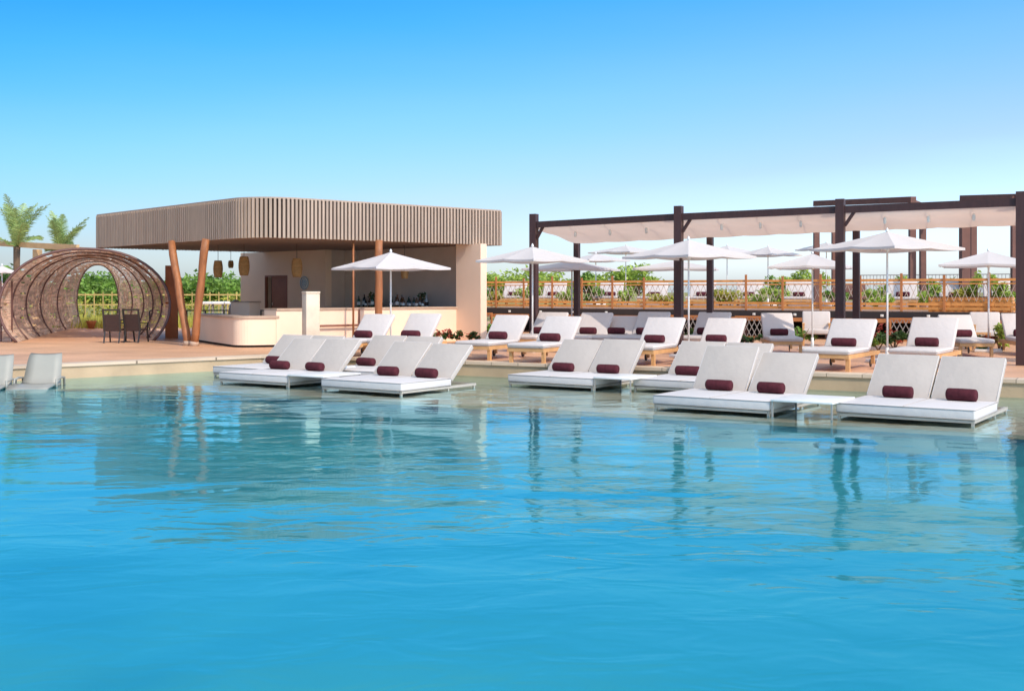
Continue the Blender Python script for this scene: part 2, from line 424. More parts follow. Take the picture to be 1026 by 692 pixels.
# ------------------------------------------------------------------ teak loungers on the deck
LW = .80
def make_lounger():
    t = thing('sun_lounger','x','sun lounger')
    f = MB()
    for x in (.03, LW-.03): f.box(x-.025,x+.025,0.0,2.0,.225,.30)
    for y in (.0,1.0,1.97): f.box(.056,LW-.056,y,y+.03,.228,.298)
    for k in range(12): f.box(.056,LW-.056,.06+k*.1,.13+k*.1,.283,.297)
    f.build('frame','teak',t)
    for x in (.04,LW-.04):
        l = MB(); l.box(x-.034,x+.034,.05,.115,0,.224); l.build('leg','teak',t)
        l = MB(); l.box(x-.03,x+.03,1.62,1.68,.06,.224); l.build('leg','teak',t)
    for x in (.04,LW-.04):
        w = MB(); M = Matrix.Translation((x,1.65,.075)) @ Matrix.Rotation(R(90),4,'Y')
        w.lathe([(.03,-.047),(.073,-.047),(.075,-.04),(.075,-.034),(.03,-.034)],14,M); w.build('wheel','dark_metal',t)
    m = MB(); m.rbox(-.01,LW+.01,-.02,1.27,.30,.395,.035,3); mt_=m.build('cushion','cushion',t)
    pp=MB(); pp.tube([(-.012,1.25,.348),(-.012,-.005,.348),(0,-.022,.348),(LW,-.022,.348),(LW+.012,-.005,.348),(LW+.012,1.25,.348)],.006,5); pp.build('piping','shaded_fabric',mt_)
    b = MB(); b.rbox(-.01,LW+.01,0,.74,-.045,.05,.035,3)
    o = b.build('backrest','cushion',t,(0,1.27,.352)); o.rotation_euler = (R(52),0,0)
    b = MB()
    for x in (.05,LW-.05): b.box(x-.02,x+.02,0.02,.70,-.075,-.047)
    for k in range(7): b.box(.072,LW-.072,.05+k*.1,.11+k*.1,-.07,-.05)
    b.build('back_frame','teak',o)
    return t
lg0 = make_lounger(); lg_used=[False]
def place_lounger(x,y,z,rz,ang,label,group,towel=None,tx=.5,sc_=1.0):
    t = lg0 if not lg_used[0] else copytree(lg0); lg_used[0]=True
    t.location=(x,y,z); t.rotation_euler=(0,0,R(rz)); t['label']=label; t['group']=group; t.scale=(sc_,1,1)
    for c in t.children:
        if c.name.startswith('backrest'): c.rotation_euler=(R(ang),0,0)
    if towel: place_towel(t, LW*tx*sc_, 1.13, .477, towel, random.uniform(-4,4))
    return t
def hinge(px, py, rz):        # foot-left corner from where the hinge-left corner shows
    p = on(px,py,ZD+.39); l = Vector((-math.sin(R(rz)), math.cos(R(rz)),0)); q = p - l*1.25
    return q.x,q.y
G1='teak sun loungers with white cushions on the deck'
decks = [ # hinge px, py, rz, back angle, label, towel
 (353,338,-28,54,'white teak lounger left of the parasol pole in front of the bar','burgundy towel on the lounger left of the bar parasol pole'),
 (400,338,-28,54,'white teak lounger right of the parasol pole in front of the bar','burgundy towel on the lounger right of the bar parasol pole'),
 (486,339.5,-28,52,'white teak lounger just right of the bar end wall','burgundy towel on the lounger next to the bar end wall'),
 (537,341.5,-28,50,'white teak lounger in front of the leftmost pergola post','burgundy towel on the lounger in front of the leftmost pergola post'),
 (531,334,-28,54,'white lounger half hidden behind the one at the leftmost pergola post','burgundy towel on the half hidden lounger at the leftmost pergola post'),
 (576,334.5,-24,54,'white lounger in the rear row right of the second pergola post','burgundy towel on the rear lounger right of the second pergola post'),
 (604,334.5,-24,44,'low reclined lounger tucked behind its neighbour in the rear row','burgundy towel on the low reclined rear lounger'),
 (633,335,-28,54,'rear lounger behind the one left of the large central parasol','burgundy towel on the rear lounger left of the large central parasol'),
 (640,343,-28,50,'front teak lounger left of the large central parasol pole','burgundy towel on the front lounger left of the large central parasol'),
 (701,343,-28,50,'front white lounger right of the large central parasol pole','burgundy towel on the front lounger right of the large central parasol'),
 (694,335,-28,54,'rear lounger half hidden right of the large central parasol','burgundy towel on the rear lounger right of the large central parasol'),
 (765,336,-6,60,'white lounger with orange teak base beside the diamond lattice','burgundy towel on the lounger beside the diamond lattice'),
 (826,346.5,-33,54,'large teak lounger in front of the third tall pergola post','burgundy towel on the lounger in front of the third tall pergola post'),
 (908,346.5,-33,54,'large teak lounger right of the biggest parasol pole','burgundy towel on the lounger right of the biggest parasol pole'),
 (946,337.5,-6,60,'teak lounger behind the large one, left of the rightmost parasol','burgundy towel on the lounger left of the rightmost parasol pole'),
 (1008,337,-10,60,'teak lounger cut off by the right edge of the picture','burgundy towel on the lounger cut off at the right edge'),
]
for px,py,rz,an,lb_,tw in decks:
    x,y = hinge(px,py,rz)
    place_lounger(x,y,ZD,rz,(an-14 if an==60 else an-6)+random.uniform(-2.5,2.5),lb_,G1,tw, .48, .9 if an==60 else 1.0 if px<820 else 1.05)

# ------------------------------------------------------------------ parasols
def make_parasol(name, half, eh, ah, label, px, d, zf, rz, group):
    # half: half side of the square; eh edge height over floor; ah apex height over floor
    p = at(px,d,zf); t = thing(name,label,'parasol',p,R(rz),group)
    m = MB(); NR=7; NS=10
    ring=[]
    for i in range(NR+1):
        r = i/NR; row=[]
        for sd in range(4):
            for k in range(NS):
                u = -1+2*k/NS
                x,y = (u,-1) if sd==0 else (1,u) if sd==1 else (-u,1) if sd==2 else (-1,-u)
                q = abs(u)                    # 0 mid side, 1 corner
                sag = 0.035*(1-q)*q*4*r*(1.0)
                rr = r*(1-0.03*(1-(2*abs(q-.5)))*r)
                z = ah-(ah-eh)*(r**.92) + 0.02*(1-q)*r - sag*.5
                row.append((x*half*rr, y*half*rr, z))
        ring.append(row)
    vs=[v for row in ring for v in row]; n4=4*NS; fs=[]
    for i in range(NR):
        for k in range(n4):
            a=i*n4+k; b=i*n4+(k+1)%n4
            fs.append((a,b,b+n4,a+n4))
    # hem
    o=len(vs); vs += [(x,y,z-.045) for x,y,z in ring[-1]]
    for k in range(n4):
        a=NR*n4+k; b=NR*n4+(k+1)%n4; fs.append((a,b,o+(k+1)%n4,o+k))
    m.add(vs,fs,False); cn = m.build('canopy','canopy',t)
    m = MB(); m.tube([(0,0,.05),(0,0,ah-.03)],.021,10); m.build('pole','white_metal',t)
    m = MB(); m.lathe([(.012,0),(.03,.01),(.034,.035),(.02,.06),(.006,.085)],10,Matrix.Translation((0,0,ah-.01))); m.build('finial','white_metal',t)
    m = MB(); m.lathe([(.05,-.05),(.055,0),(.05,.05)],10,Matrix.Translation((0,0,ah-.12))); m.build('hub','white_metal',t)
    m = MB(); m.lathe([(.04,-.04),(.045,0),(.04,.04)],10,Matrix.Translation((0,0,eh-.02))); m.build('runner','white_metal',t)
    for k in range(8):
        a = k*PI/4; rr = half*(math.sqrt(2) if k%2 else 1)*.965
        dx,dy = math.cos(a),math.sin(a)
        rb = MB(); rb.bar((dx*.04,dy*.04,ah-.10),(dx*rr,dy*rr,eh-.005+(.02 if k%2==0 else 0)),.018,.02)
        ro = rb.build('rib','white_metal',t)
        rb = MB(); rb.bar((dx*.04,dy*.04,eh-.02),(dx*rr*.5,dy*rr*.5,(ah-.10+eh)/2-.02),.012,.014); rb.build('strut','white_metal',ro)
    m = MB(); m.rbox(-.3,.3,-.3,.3,0,.07,.015,2); m.lathe([(.04,.07),(.035,.3)],12); m.build('base','white_metal',t)
    return t
def par(px,d,wpx,diag,ye,ya,rzx,label,zf=ZD,group='square white parasols on the deck', pale=None):
    # sizes from the measured width at distance d
    wm = wpx*d/F; half = wm/2/ (math.sqrt(2) if diag else 1.08)
    return make_parasol('parasol',half, zat(ye,d)-zf, zat(ya,d)-zf, label,px,d,zf,rzx,group)
par(391.5,27.3,122,True,268.5,252.5,45-7,'white parasol standing in front of the bar counter between two loungers')
par(533.5,27.0,114,True,261,247,45,'white parasol with its left corner touching the bar end wall')
par(573,31.0,86,False,269.5,261,-20,'small white parasol low behind the one at the leftmost pergola post')
par(690,24.6,133,True,257,240,45-9,'large white parasol in the centre of the pergola row')
par(678,30.5,84,False,269,260.5,-14,'smaller white parasol low behind the large central one')
par(814,28.0,81,False,267.5,254,-24,'white parasol left of the third tall pergola post, beside the lattice lounger')
par(889,22.9,147,True,249,232,45-13,'biggest white parasol, between the two large teak loungers')
par(990.5,27.0,96,False,265.5,251.5,-24,'rightmost white parasol, cut off by the picture edge')
GP='small white parasols far away on the upper terrace'
par(597,47,70,True,261,254,30,'far pinkish white parasol low behind the left shade cloth',ZT,GP)
par(627,52,76,True,253,246,45,'far white parasol highest left on the upper terrace',ZT,GP)
par(728.5,50,72,True,254,246,40,'far white parasol right behind the large central parasol',ZT,GP)
par(769.5,46,68,True,255.5,247,38,'far white parasol alone between the second and third tall pergola posts',ZT,GP)
par(828,46,62,True,250,243,38,'far white parasol behind the third tall pergola post',ZT,GP)
par(2,42,34,True,272.5,266,38,'white parasol peeking out behind the wicker tunnel at the left edge',ZD,'')

# ------------------------------------------------------------------ front pergola
front = [(535,28.6,214.5),(680,25.9,206.5),(842,23.9,199.5),(1023,22.1,192)]
HP = 3.66
def pergola():
    t = thing('pergola','dark brown timber pergola with a pleated shade cloth over the deck loungers','pergola',at(680,25.9,ZD))
    o = t.location.copy()
    def loc(p): return tuple(Vector(p)-o)
    F_=[at(px,d) for px,d,_ in front]
    dirv=(F_[3]-F_[0]).normalized()
    F_.append(F_[3]+dirv*3.6)
    bp=[(578,2.3),(711.5,2.15),(858,1.75),(1019,1.4)]
    B_=[]
    for i,(px,_) in enumerate(bp):
        k=(px-CX)/F; # solve along L
        f=F_[i]; s=(k*f.y-f.x)/(L.x-k*L.y) if abs(L.x-k*L.y)>1e-6 else 2
        s=max(1.3,min(2.6,s)); B_.append(f+L*s)
    B_.append(F_[4]+L*1.6)
    for i,p in enumerate(F_+B_):
        isf=i<5; w=.175 if isf else .14
        top = zat(front[i][2],front[i][1]) if i<4 else (3.6 if isf else 3.22)
        b=MB(); M=Matrix.Translation(Vector(loc((p.x,p.y,0))))@Matrix.Rotation(A28,4,'Z')
        b.box(-w/2,w/2,-w/2,w/2,ZD,top,M); b.build('post','pergola_wood',t)
    for i in range(4):
        a=F_[i]; b_=F_[i+1]; za= zat({0:224.5,1:216.5,2:209,3:201.5}[i],a.y)-.02; zb= zat({0:216.5,1:209,2:201.5,3:201.5}[i],b_.y if i<3 else a.y)-.02
        d_=(b_-a).normalized()
        m=MB(); m.bar(loc(tuple((a+d_*.09).xy)+(za,)),loc(tuple((b_-d_*.09).xy)+(zb,)),.09,.15); m.build('beam','pergola_wood',t)
        a2=B_[i]; b2=B_[i+1]
        m=MB(); m.bar(loc(tuple((a2).xy)+(3.18,)),loc(tuple((b2).xy)+(3.18,)),.07,.10); m.build('rear_beam','pergola_wood',t)
        # shade cloth: panels hung between cross wires, dropping towards the back
        NP=4 if i!=1 else 4
        m=MB(); nu=NP*8; nv=10; base=len(m.v); vs=[]
        for u in range(nu+1):
            uu=u/nu; fr_=a.lerp(b_,uu); bk=a2.lerp(b2,uu); zf_=(za+(zb-za)*uu)-.06
            ph=(u%8)/8 
            for v in range(nv+1):
                vv=v/nv; p=fr_.lerp(bk,.03+.93*vv)
                sagp=-.018*math.sin(PI*ph)
                z=zf_-.30*vv**.8+sagp*(.25+.75*vv)-.02*math.sin(vv*9)
                vs.append(loc((p.x,p.y,z)))
        nn=nv+1
        m.add(vs,[(u*nn+v,(u+1)*nn+v,(u+1)*nn+v+1,u*nn+v+1) for u in range(nu) for v in range(nv)],True)
        m.build('shade_cloth','shade_cloth',t)
        # cross wires carrying the cloth and small clips
        m=MB()
        for k in range(NP+1):
            uu=k/NP; fr_=a.lerp(b_,uu); bk=a2.lerp(b2,uu); zf_=(za+(zb-za)*uu)-.05
            m.tube([loc((fr_.x,fr_.y,zf_)),loc((bk.x,bk.y,3.2))],.008,5)
        m.build('wire','grey_metal',t)
        for k in range(1,NP+1):
            uu=(k-.02)/NP; fr_=a.lerp(b_,uu); bk=a2.lerp(b2,uu); q=fr_.lerp(bk,.2); zf_=(za+(zb-za)*uu)-.17
            m=MB(); m.lathe([(.012,0),(.035,.03),(.035,.12),(.012,.15)],8,Matrix.Translation(Vector(loc((q.x,q.y,zf_-.15))))); m.build('spot_lamp','lamp_white',t)
        m=MB(); dl=(b_-a).normalized()*.30
        m.bar(loc((a.x+dl.x*.3,a.y+dl.y*.3,za-.34)),loc((a.x+dl.x,a.y+dl.y,za-.04)),.06,.06); m.build('brace','pergola_wood',t)
pergola()

# ------------------------------------------------------------------ upper terrace, its railing and lattice
TL = at(470,41.5); TR = at(1026,31.0); td=(TR-TL).normalized(); TS = TL - td*0.0; TE = TR+td*14
tn = Vector((-td.y,td.x,0)); tlen=(TE-TS).length
tt = thing('upper_terrace','raised timber terrace with a black edge beam behind the pergola','terrace',(TS.x,TS.y,ZD),math.atan2(td.y,td.x))
m=MB(); m.box(0,tlen,0.0,34,ZT-.02-ZD,ZT-ZD); m.build('floor','terrace_wood',tt)
m=MB(); m.box(-.02,tlen,-.09,-.003,ZT-.21-ZD,ZT-.012-ZD); m.build('edge_beam','dark_metal',tt)
m=MB(); m.box(0,tlen,-.13,.10,ZT-.33-ZD,ZT-.215-ZD); m.build('lower_beam','rail_wood_dark',tt)
for k in range(int(tlen/2.6)+1):
    m=MB(); x=.1+k*2.6; m.box(x,x+.12,.12,.24,0,ZT-.022-ZD); m.build('support_post','cabana_wood',tt)
m=MB(); m.box(0,tlen,1.9,2.0,0,ZT-.022-ZD); m.build('dark_backing','void',tt)  # near-black sheet standing in for the shade in the space under the terrace
for k in range(int(tlen/1.3)):
    m=MB(); x=.5+k*1.3; m.rbox(x,x+.09,-.125,-.092,ZT-.16-ZD,ZT-.09-ZD,.01,2); m.build('edge_lamp','lamp_white',tt)
rl = thing('terrace_railing','orange timber railing with criss-cross rope along the upper terrace','railing',(TS.x,TS.y,ZT),math.atan2(td.y,td.x))
RH=.93
m=MB(); m.box(0,tlen,-.02,.08,RH-.07,RH); m.build('top_rail','rail_wood',rl)
m=MB(); m.box(0,tlen,.0,.04,RH-.16,RH-.125); m.build('upper_bar','rail_wood',rl)
nx=int(tlen/1.18)
for k in range(nx+1):
    x=k*1.18; m=MB(); m.box(x,x+.07,-.045,-.022,.0,RH+.10+(.06 if k%2 else 0)); m.build('post','rail_wood_dark',rl)
m=MB()
for j in range(2):
    x=0
    while x<tlen:
        w=random.uniform(1.1,1.25); m.box(x,min(x+w,tlen),.0,.03,.05+j*.12,.13+j*.12); x+=w+.02
m.build('kick_boards','rail_wood',rl)
m=MB()
x=0
while x<tlen-.4:
    m.bar((x,.02,.30),(x+.2,.02,RH-.16),.012,.012); m.bar((x+.2,.024,.30),(x,.024,RH-.16),.012,.012); x+=.2
m.build('rope_net','rope',rl)
# planter box at right on the terrace
def terr(u, v, z=0): return Vector((TS.x,TS.y,0))+td*u+tn*v+Vector((0,0,z))
def u_at(px, v=0):     # how far along the terrace a column px lies
    k=(px-CX)/F; b=Vector((TS.x,TS.y,0))+tn*v
    return (k*b.y-b.x)/(td.x-k*td.y)
u0=u_at(932,.35); u1=u_at(1015,.35)
t=thing('planter_box','long orange timber planter box behind the right end of the railing','planter',terr(u0,.15,ZT),math.atan2(td.y,td.x))
m=MB()
for j in range(4): m.box(0,u1-u0,.0,.45,.0+j*.105,.095+j*.105)
m.build('box','rail_wood',t)
m=MB(); m.box(.04,u1-u0-.04,.04,.41,.35,.43); m.build('soil','bark',t)

# lattice panels under the terrace
def lattice(pxa, pxb, label):
    ua=u_at(pxa,-.2); ub=u_at(pxb,-.2); p=terr(ua,-.2,ZD); w=ub-ua; h=.62
    t=thing('lattice_panel',label,'lattice panel',p,math.atan2(td.y,td.x),'dark diamond lattice panels under the terrace')
    m=MB(); m.box(0,w,-.02,.02,h,h+.05); m.box(0,w,-.02,.02,0,.05); m.box(-.05,-.002,-.02,.02,0,h+.05); m.box(w+.002,w+.05,-.02,.02,0,h+.05); m.build('frame','rail_wood_dark',t)
    m=MB(); st=.17; k=-int(h/2/st)-4
    while k*st < w+h:
        for s_ in (1,-1):
            x0=k*st; x1=x0+h*.5
            if s_<0: x0,x1=x1,x0
            a=Vector((x0,.003*s_,.05)); b_=Vector((x1,.003*s_,h))
            # clip to the frame
            lo,hi=0.0,1.0; dx=x1-x0
            for bound,sgn in ((0,1),(w,-1)):
                fa=(a.x-bound)*sgn; fb=(b_.x-bound)*sgn
                if fa<0 and fb<0: lo=2
                elif fa<0: lo=max(lo,fa/(fa-fb))
                elif fb<0: hi=min(hi,fa/(fa-fb))
            if lo<hi: m.bar(a.lerp(b_,lo),a.lerp(b_,hi),.006,.022)
        k+=1
    m.build('lattice','grey_metal',t)
lattice(738,777,'dark diamond lattice panel left of the lounger with the orange base')
lattice(668,700,'dark diamond lattice panel behind the loungers at the second tall pergola post')
lattice(893,915,'dark diamond lattice panel left of the lounger by the biggest parasol')
lattice(484,492,'narrow dark lattice panel beside the bar end wall')

# ------------------------------------------------------------------ terrace furniture
GT='small white loungers far away on the upper terrace'
ords=['leftmost','second from left','third from left','fourth from left','fifth from left','sixth from left','seventh from left','eighth from left','ninth from left','tenth from left','rightmost']
pxs=[509,549,606,650,698,745,795,899,952,996]
for i,px in enumerate(pxs):
    d=[46,46,45,43,42,42,40,38,37,38][i]; p=at(px,d,ZT); o_='rightmost' if i==len(pxs)-1 else ords[i]
    place_lounger(p.x-.55,p.y-.9,ZT,-16,58,o_+' of the small white loungers behind the terrace railing',GT,o_+' of the small burgundy towels behind the terrace railing',.5,1.15)

# two timber cabanas on the terrace
def cabana(a, b, depth, za, zb, label, pposts):
    t=thing('cabana',label,'cabana',(a.x,a.y,ZT)); o=Vector((a.x,a.y,ZT))
    m=MB(); m.bar(Vector((a.x,a.y,za))-o,Vector((b.x,b.y,zb))-o,.12,.2); m.build('front_beam','cabana_wood',t)
    a2=a+tn*depth; b2=b+tn*depth
    m=MB(); m.bar(Vector((a2.x,a2.y,za-.45))-o,Vector((b2.x,b2.y,za-.45))-o,.12,.2); m.build('rear_beam','cabana_wood',t)
    m=MB(); m.bar(Vector((a.x,a.y,za-.3))-o+tn*.07,Vector((a2.x,a2.y,za-.45))-o-tn*.07,.12,.18); m.build('side_beam','cabana_wood',t)
    m=MB(); m.bar(Vector((b.x,b.y,za-.3))-o+tn*.07,Vector((b2.x,b2.y,za-.45))-o-tn*.07,.12,.18); m.build('side_beam','cabana_wood',t)
    for (px,d,w) in pposts:
        p=at(px,d,0)-Vector((a.x,a.y,0)); m=MB(); m.box(p.x-w/2,p.x+w/2,p.y-w/2,p.y+w/2,0,za-.11-ZT); m.build('post','cabana_wood',t)
zc=zat(204,43)
cabana(at(816,43),at(914,38.5),3.6,zc,zat(200,38.5),'left reddish brown timber cabana frame on the upper terrace',[(818,43.2,.2),(836,47,.2),(914,38.6,.2),(924.5,42.2,.2)])
cabana(at(963,37),at(1022,34.5),3.2,zat(199,37),zat(197.5,34.5),'right reddish brown timber cabana frame behind the rightmost parasol',[(966.5,37.2,.27),(975,40.3,.2),(1016,34.7,.16)])
# reclining dark cabana furniture
t=thing('armchair','dark brown lounge chair inside the left cabana','armchair',at(862,40,ZT),.3)
m=MB(); m.rbox(-.45,.45,-.4,.4,.28,.42,.04,2); m.build('seat','cabana_wood',t)
m=MB(); m.rbox(-.45,.45,.32,.44,.42,.85,.04,2); m.build('backrest','cabana_wood',t)
for x in (-.4,.4):
    for y in (-.35,.35): m=MB(); m.box(x-.03,x+.03,y-.03,y+.03,0,.28); m.build('leg','cabana_wood',t)
# thin grey balustrade beyond
t=thing('balustrade','thin grey metal balustrade far behind the cabanas','balustrade',at(855,52,ZT),math.atan2(td.y,td.x))
m=MB(); m.box(0,18,-.02,.02,1.28,1.32); m.build('top_rail','grey_metal',t)
m=MB()
for k in range(120): m.box(k*.15,k*.15+.02,-.01,.01,0,1.278)
m.build('bars','grey_metal',t)

# white armchairs and plants under the terrace
def wchair(px,d,label):
    t=thing('armchair',label,'armchair',at(px,d,ZD),R(-14),'pale armchairs in the shade under the terrace')
    m=MB(); m.rbox(-.36,.36,-.3,.3,.30,.44,.04,3); m.build('seat','cushion',t)
    m=MB(); m.rbox(-.36,.36,.0,.12,0,.5,.04,3); o=m.build('backrest','cushion',t,(0,.24,.42)); o.rotation_euler=(R(-14),0,0)
    for x in (-.33,.33):
        m=MB(); m.box(x-.03,x+.03,-.3,.36,.55,.59); m.build('armrest','teak',t)
        for y in (-.27,.3): m=MB(); m.box(x-.025,x+.025,y-.025,y+.025,0,.55); m.build('leg','teak',t)
    return t
wchair(818,30.2,'pale armchair in the shade left of the third tall pergola post')
wchair(989,28.9,'pale armchair in the shade behind the rightmost parasol pole')
t=thing('coffee_table','small teak table with thin legs beside the rightmost parasol pole','table',at(980,28.0,ZD),R(-14))
m=MB(); m.box(-.25,.25,-.25,.25,.38,.42); m.build('tabletop','teak',t)
for x in (-.22,.22):
    for y in (-.22,.22): m=MB(); m.box(x-.02,x+.02,y-.02,y+.02,0,.38); m.build('leg','teak',t)

# ------------------------------------------------------------------ vegetation
def shrub(name,label,p,rad,n,size,leaf,group=None,cat='shrub',stem=True, leaf2=None, n2=0):
    t=thing(name,label,cat,p,0,group); rnd=random.Random(int(p[0]*997+p[1]*131))
    m=MB(); k=max(3,int(n/160))
    for _ in range(k):
        c=(rnd.uniform(-.6,.6)*rad[0],rnd.uniform(-.6,.6)*rad[1],rad[2]*rnd.uniform(.55,1.35))
        s_=rnd.uniform(.35,.6); m.leaves(c,(rad[0]*s_,rad[1]*s_,rad[2]*s_*.9),n//k,size,rnd=rnd)
    m.build('foliage',leaf,t)
    if n2:
        m=MB(); m.leaves((0,-.1,rad[2]*1.1),(rad[0]*.8,rad[1]*.8,rad[2]*.7),n2,size,rnd=rnd); m.build('flowers' if leaf2=='leaf_red' else 'young_leaves',leaf2,t)
    if stem:
        m=MB()
        for _ in range(4):
            a=rnd.uniform(0,6.28); m.tube([(0,0,0),(math.cos(a)*rad[0]*.2,math.sin(a)*rad[1]*.2,rad[2]*.6),(math.cos(a)*rad[0]*.5,math.sin(a)*rad[1]*.5,rad[2]*1.3)],[.02,.015,.006],5)
        m.build('stem','bark',t)
    return t
def tree(p,h,cw,label,leaf,group,n=900,size=.16,leaf2=None):
    t=thing('tree',label,'tree',p,0,group); rnd=random.Random(int(p[0]*77+p[1]*13))
    m=MB(); hb=h*.45
    m.tube([(0,0,0),(.05,.03,hb*.5),(-.03,.02,hb),(.02,0,h*.8)],[h*.03,h*.024,h*.018,h*.006],7)
    tips=[]
    for k in range(7):
        a=k*2.4+rnd.uniform(-.3,.3); z0=hb*rnd.uniform(.6,1.15); r=cw*.5*rnd.uniform(.5,.95)
        tip=(math.cos(a)*r,math.sin(a)*r,h*rnd.uniform(.6,.92)); tips.append(tip)
        m.tube([(0,0,z0),(tip[0]*.5,tip[1]*.5,(z0+tip[2])/2+.05*h),tip],[h*.013,h*.009,h*.003],5)
    m.build('trunk','bark',t)
    m=MB(); cl=[(0,0,h*.86)]+tips+[(tips[i][0]*.6,tips[i][1]*.6,h*rnd.uniform(.55,.8)) for i in range(5)]
    for c in cl:
        s_=cw*rnd.uniform(.17,.27); m.leaves(c,(s_,s_,s_*.75),n//len(cl),size,rnd=rnd)
    m.build('crown',leaf,t)
    return t
# trees beyond the terrace
GTR='trees beyond the upper terrace'
tr=[(492,62,272,2.6,'leaf_light','light green tree showing just right of the bar end wall'),
    (507,70,279,2.6,'leaf_mid','low dark tree between the bar end wall and the leftmost pergola post'),
    (529,60,268,3.2,'leaf_light','airy tree directly left of the leftmost pergola post'),
    (556,58,270,3.0,'leaf_light','airy tree between the first and second pergola posts'),
    (589,62,270,2.0,'leaf_mid','slim tree just right of the second pergola post'),
    (617,60,268,2.6,'leaf_light','loose tree under the far white parasols'),
    (640,60,263,2.4,'leaf_light','taller loose tree left of the large central parasol'),
    (805,62,266,2.6,'leaf_light','pale green tree left of the third tall pergola post'),
    (790,64,277,2.2,'leaf_mid','small tree left of the pale green one near the third post'),
    (901,56,276,1.6,'leaf_light','small tree behind the railing right of the biggest parasol pole'),
    (948,58,279,2.2,'leaf_mid','low tree behind the balustrade between the cabanas')]
for px,d,yt,cw,leaf,lab in tr:
    p=at(px,d,.2); tree(p,zat(yt,d)-.2,cw,lab,leaf,GTR,1300,.13)
# hedge-like bushes between terrace loungers
GS='light green bushes on the upper terrace'
for i,(px,d,yt,rx,leaf) in enumerate([(498,44,288,.5,'leaf_yellow'),(530,44,284,.7,'leaf_light'),(566,44,287,.6,'leaf_light'),(596,44,286,.5,'leaf_mid'),(628,43,284,.5,'leaf_light'),(668,42,291,.9,'leaf_yellow'),(722,41,287,.55,'leaf_light'),(730,40,286,.7,'leaf_yellow'),(772,40,286,.9,'leaf_light'),(836,38,287,.6,'leaf_mid'),(878,37,286,.7,'leaf_light'),(932,36,279,.5,'leaf_light'),(979,35.5,270,.30,'leaf_light'),(993,35,271,.28,'leaf_light'),(1008,34.6,280,.35,'leaf_light'),(965,35.8,283,.4,'leaf_yellow')]):
    zt=zat(yt,d)-ZT
    o_=['leftmost','second','third','fourth','fifth','sixth','seventh','eighth','ninth','tenth','eleventh','twelfth','tall slender one, thirteenth','tall slender one, fourteenth','fifteenth','sixteenth'][i]
    lb_={0:'yellowish bush at the left end of the upper terrace',5:'yellow-green bush left of the large central parasol pole on the terrace',7:'yellow-green bush right of the second tall pergola post',12:'tall slender plant left of the rightmost parasol pole on the terrace',13:'tall slender plant right of the rightmost parasol pole on the terrace',14:'small plant beside the post at the right edge on the terrace',15:'yellowish plant at the left end of the planter box'}.get(i,'light green bush, '+o_+' from left behind the terrace railing')
    shrub('bush',lb_,at(px,d,ZT),(rx,.5,zt*.55),int(300+rx*500),.075,leaf,GS,'bush')
# plants under the terrace edge
GU='green plants under the terrace edge'
for i,(px,d,yt,rx,leaf,n2) in enumerate([(489,33.5,318,.35,'leaf_mid',0),(631,31.5,319,.5,'leaf_light',0),(700,30.0,321,.4,'leaf_dark',0),(752,30.5,332,.7,'leaf_dark',0),(802,30,322,.5,'leaf_mid',0),(842,29,322,.5,'leaf_dark',0),(880,27.6,322,.7,'leaf_light',60),(896,27,330,.5,'leaf_dark',40),(868,27.6,333,.5,'leaf_mid',0),(984,27.2,333,.45,'leaf_dark',50),(1001,28,320,.35,'leaf_light',0),(968,28.5,330,.4,'leaf_mid',0)]):
    where=['beside the bar end wall','between the two rear loungers left of centre','right of the second tall pergola post','at the foot of the wide diamond lattice','right of the lounger with the orange base','in front of the third tall pergola post','with red leaves left of the biggest parasol pole','right of the biggest parasol pole','behind the backrest of the large left teak lounger','with red flowers by the rightmost parasol pole','at the far right under the terrace','left of the rightmost parasol pole'][i]
    zt=zat(yt,d)-ZD
    shrub('bush','green plant '+where,at(px,d,ZD),(rx,.35,zt*.55),int(350+rx*400),.06,leaf,GU,'plant',True,'leaf_red',n2)
# low plants by the bar wall
for i,px in enumerate([386,409,431,441,450,462,470,478]):
    d=[28.5,28.5,31.2,31.0,31.3,31.6,31.7,31.8][i]; h=.34 if i not in(3,4) else .42
    where=['left of the bar parasol pole','right of the bar parasol pole','first right of the second bar lounger','tallest right of the second bar lounger','reddish one before the bar end','left one of the three at the bar end wall','middle one of the three at the bar end wall','right one of the three at the bar end wall'][i]
    shrub('low_plant','low dark green plant, '+where,at(px,d,ZD),(.22,.2,h*.6),160,.05,'leaf_dark','low plants along the bar wall','plant',False,'leaf_red',30 if i in (1,4,3) else 8)

# trees and field seen to the left of the bar
GL='low green trees behind the bar'
for i,(px,d,yt,cw,leaf) in enumerate([(182,66,287,4.0,'leaf_mid'),(200,64,279,4.2,'leaf_mid'),(212,68,277,3.4,'leaf_mid'),(226,66,284,4.0,'leaf_dark'),(238,64,281,3.4,'leaf_mid'),(160,66,284,4.0,'leaf_mid'),(84,64,277,4.4,'leaf_mid'),(97,68,279,4.0,'leaf_mid'),(255,67,285,4,'leaf_mid'),(108,66,286,4.0,'leaf_mid'),(12,62,272,4.6,'leaf_mid'),(130,69,288,4.5,'leaf_dark'),(-8,60,274,5,'leaf_dark')]):
    where=['leftmost tree between the slanted logs and the tunnel','low green tree between the two slanted logs','bushy tree under the leftmost lantern','dark tree under the smallest lantern','green tree next to the bar wall','low tree behind the right side of the wicker tunnel','tree seen through the tunnel opening, left one','tree seen through the tunnel opening, right one','tree hidden behind the bar wall','low tree behind the tunnel ribs','tree behind the left palm','dark tree behind the middle of the tunnel','dark tree at the left picture edge'][i]
    tree(at(px,d,.2),zat(yt,d)-.2,cw,where,leaf,GL,1500,.17)
t=thing('fence','thin pale yellow post and rail fence across the field behind the bar','fence',at(-40,58,.2))
o=t.location.copy(); m=MB(); x=0
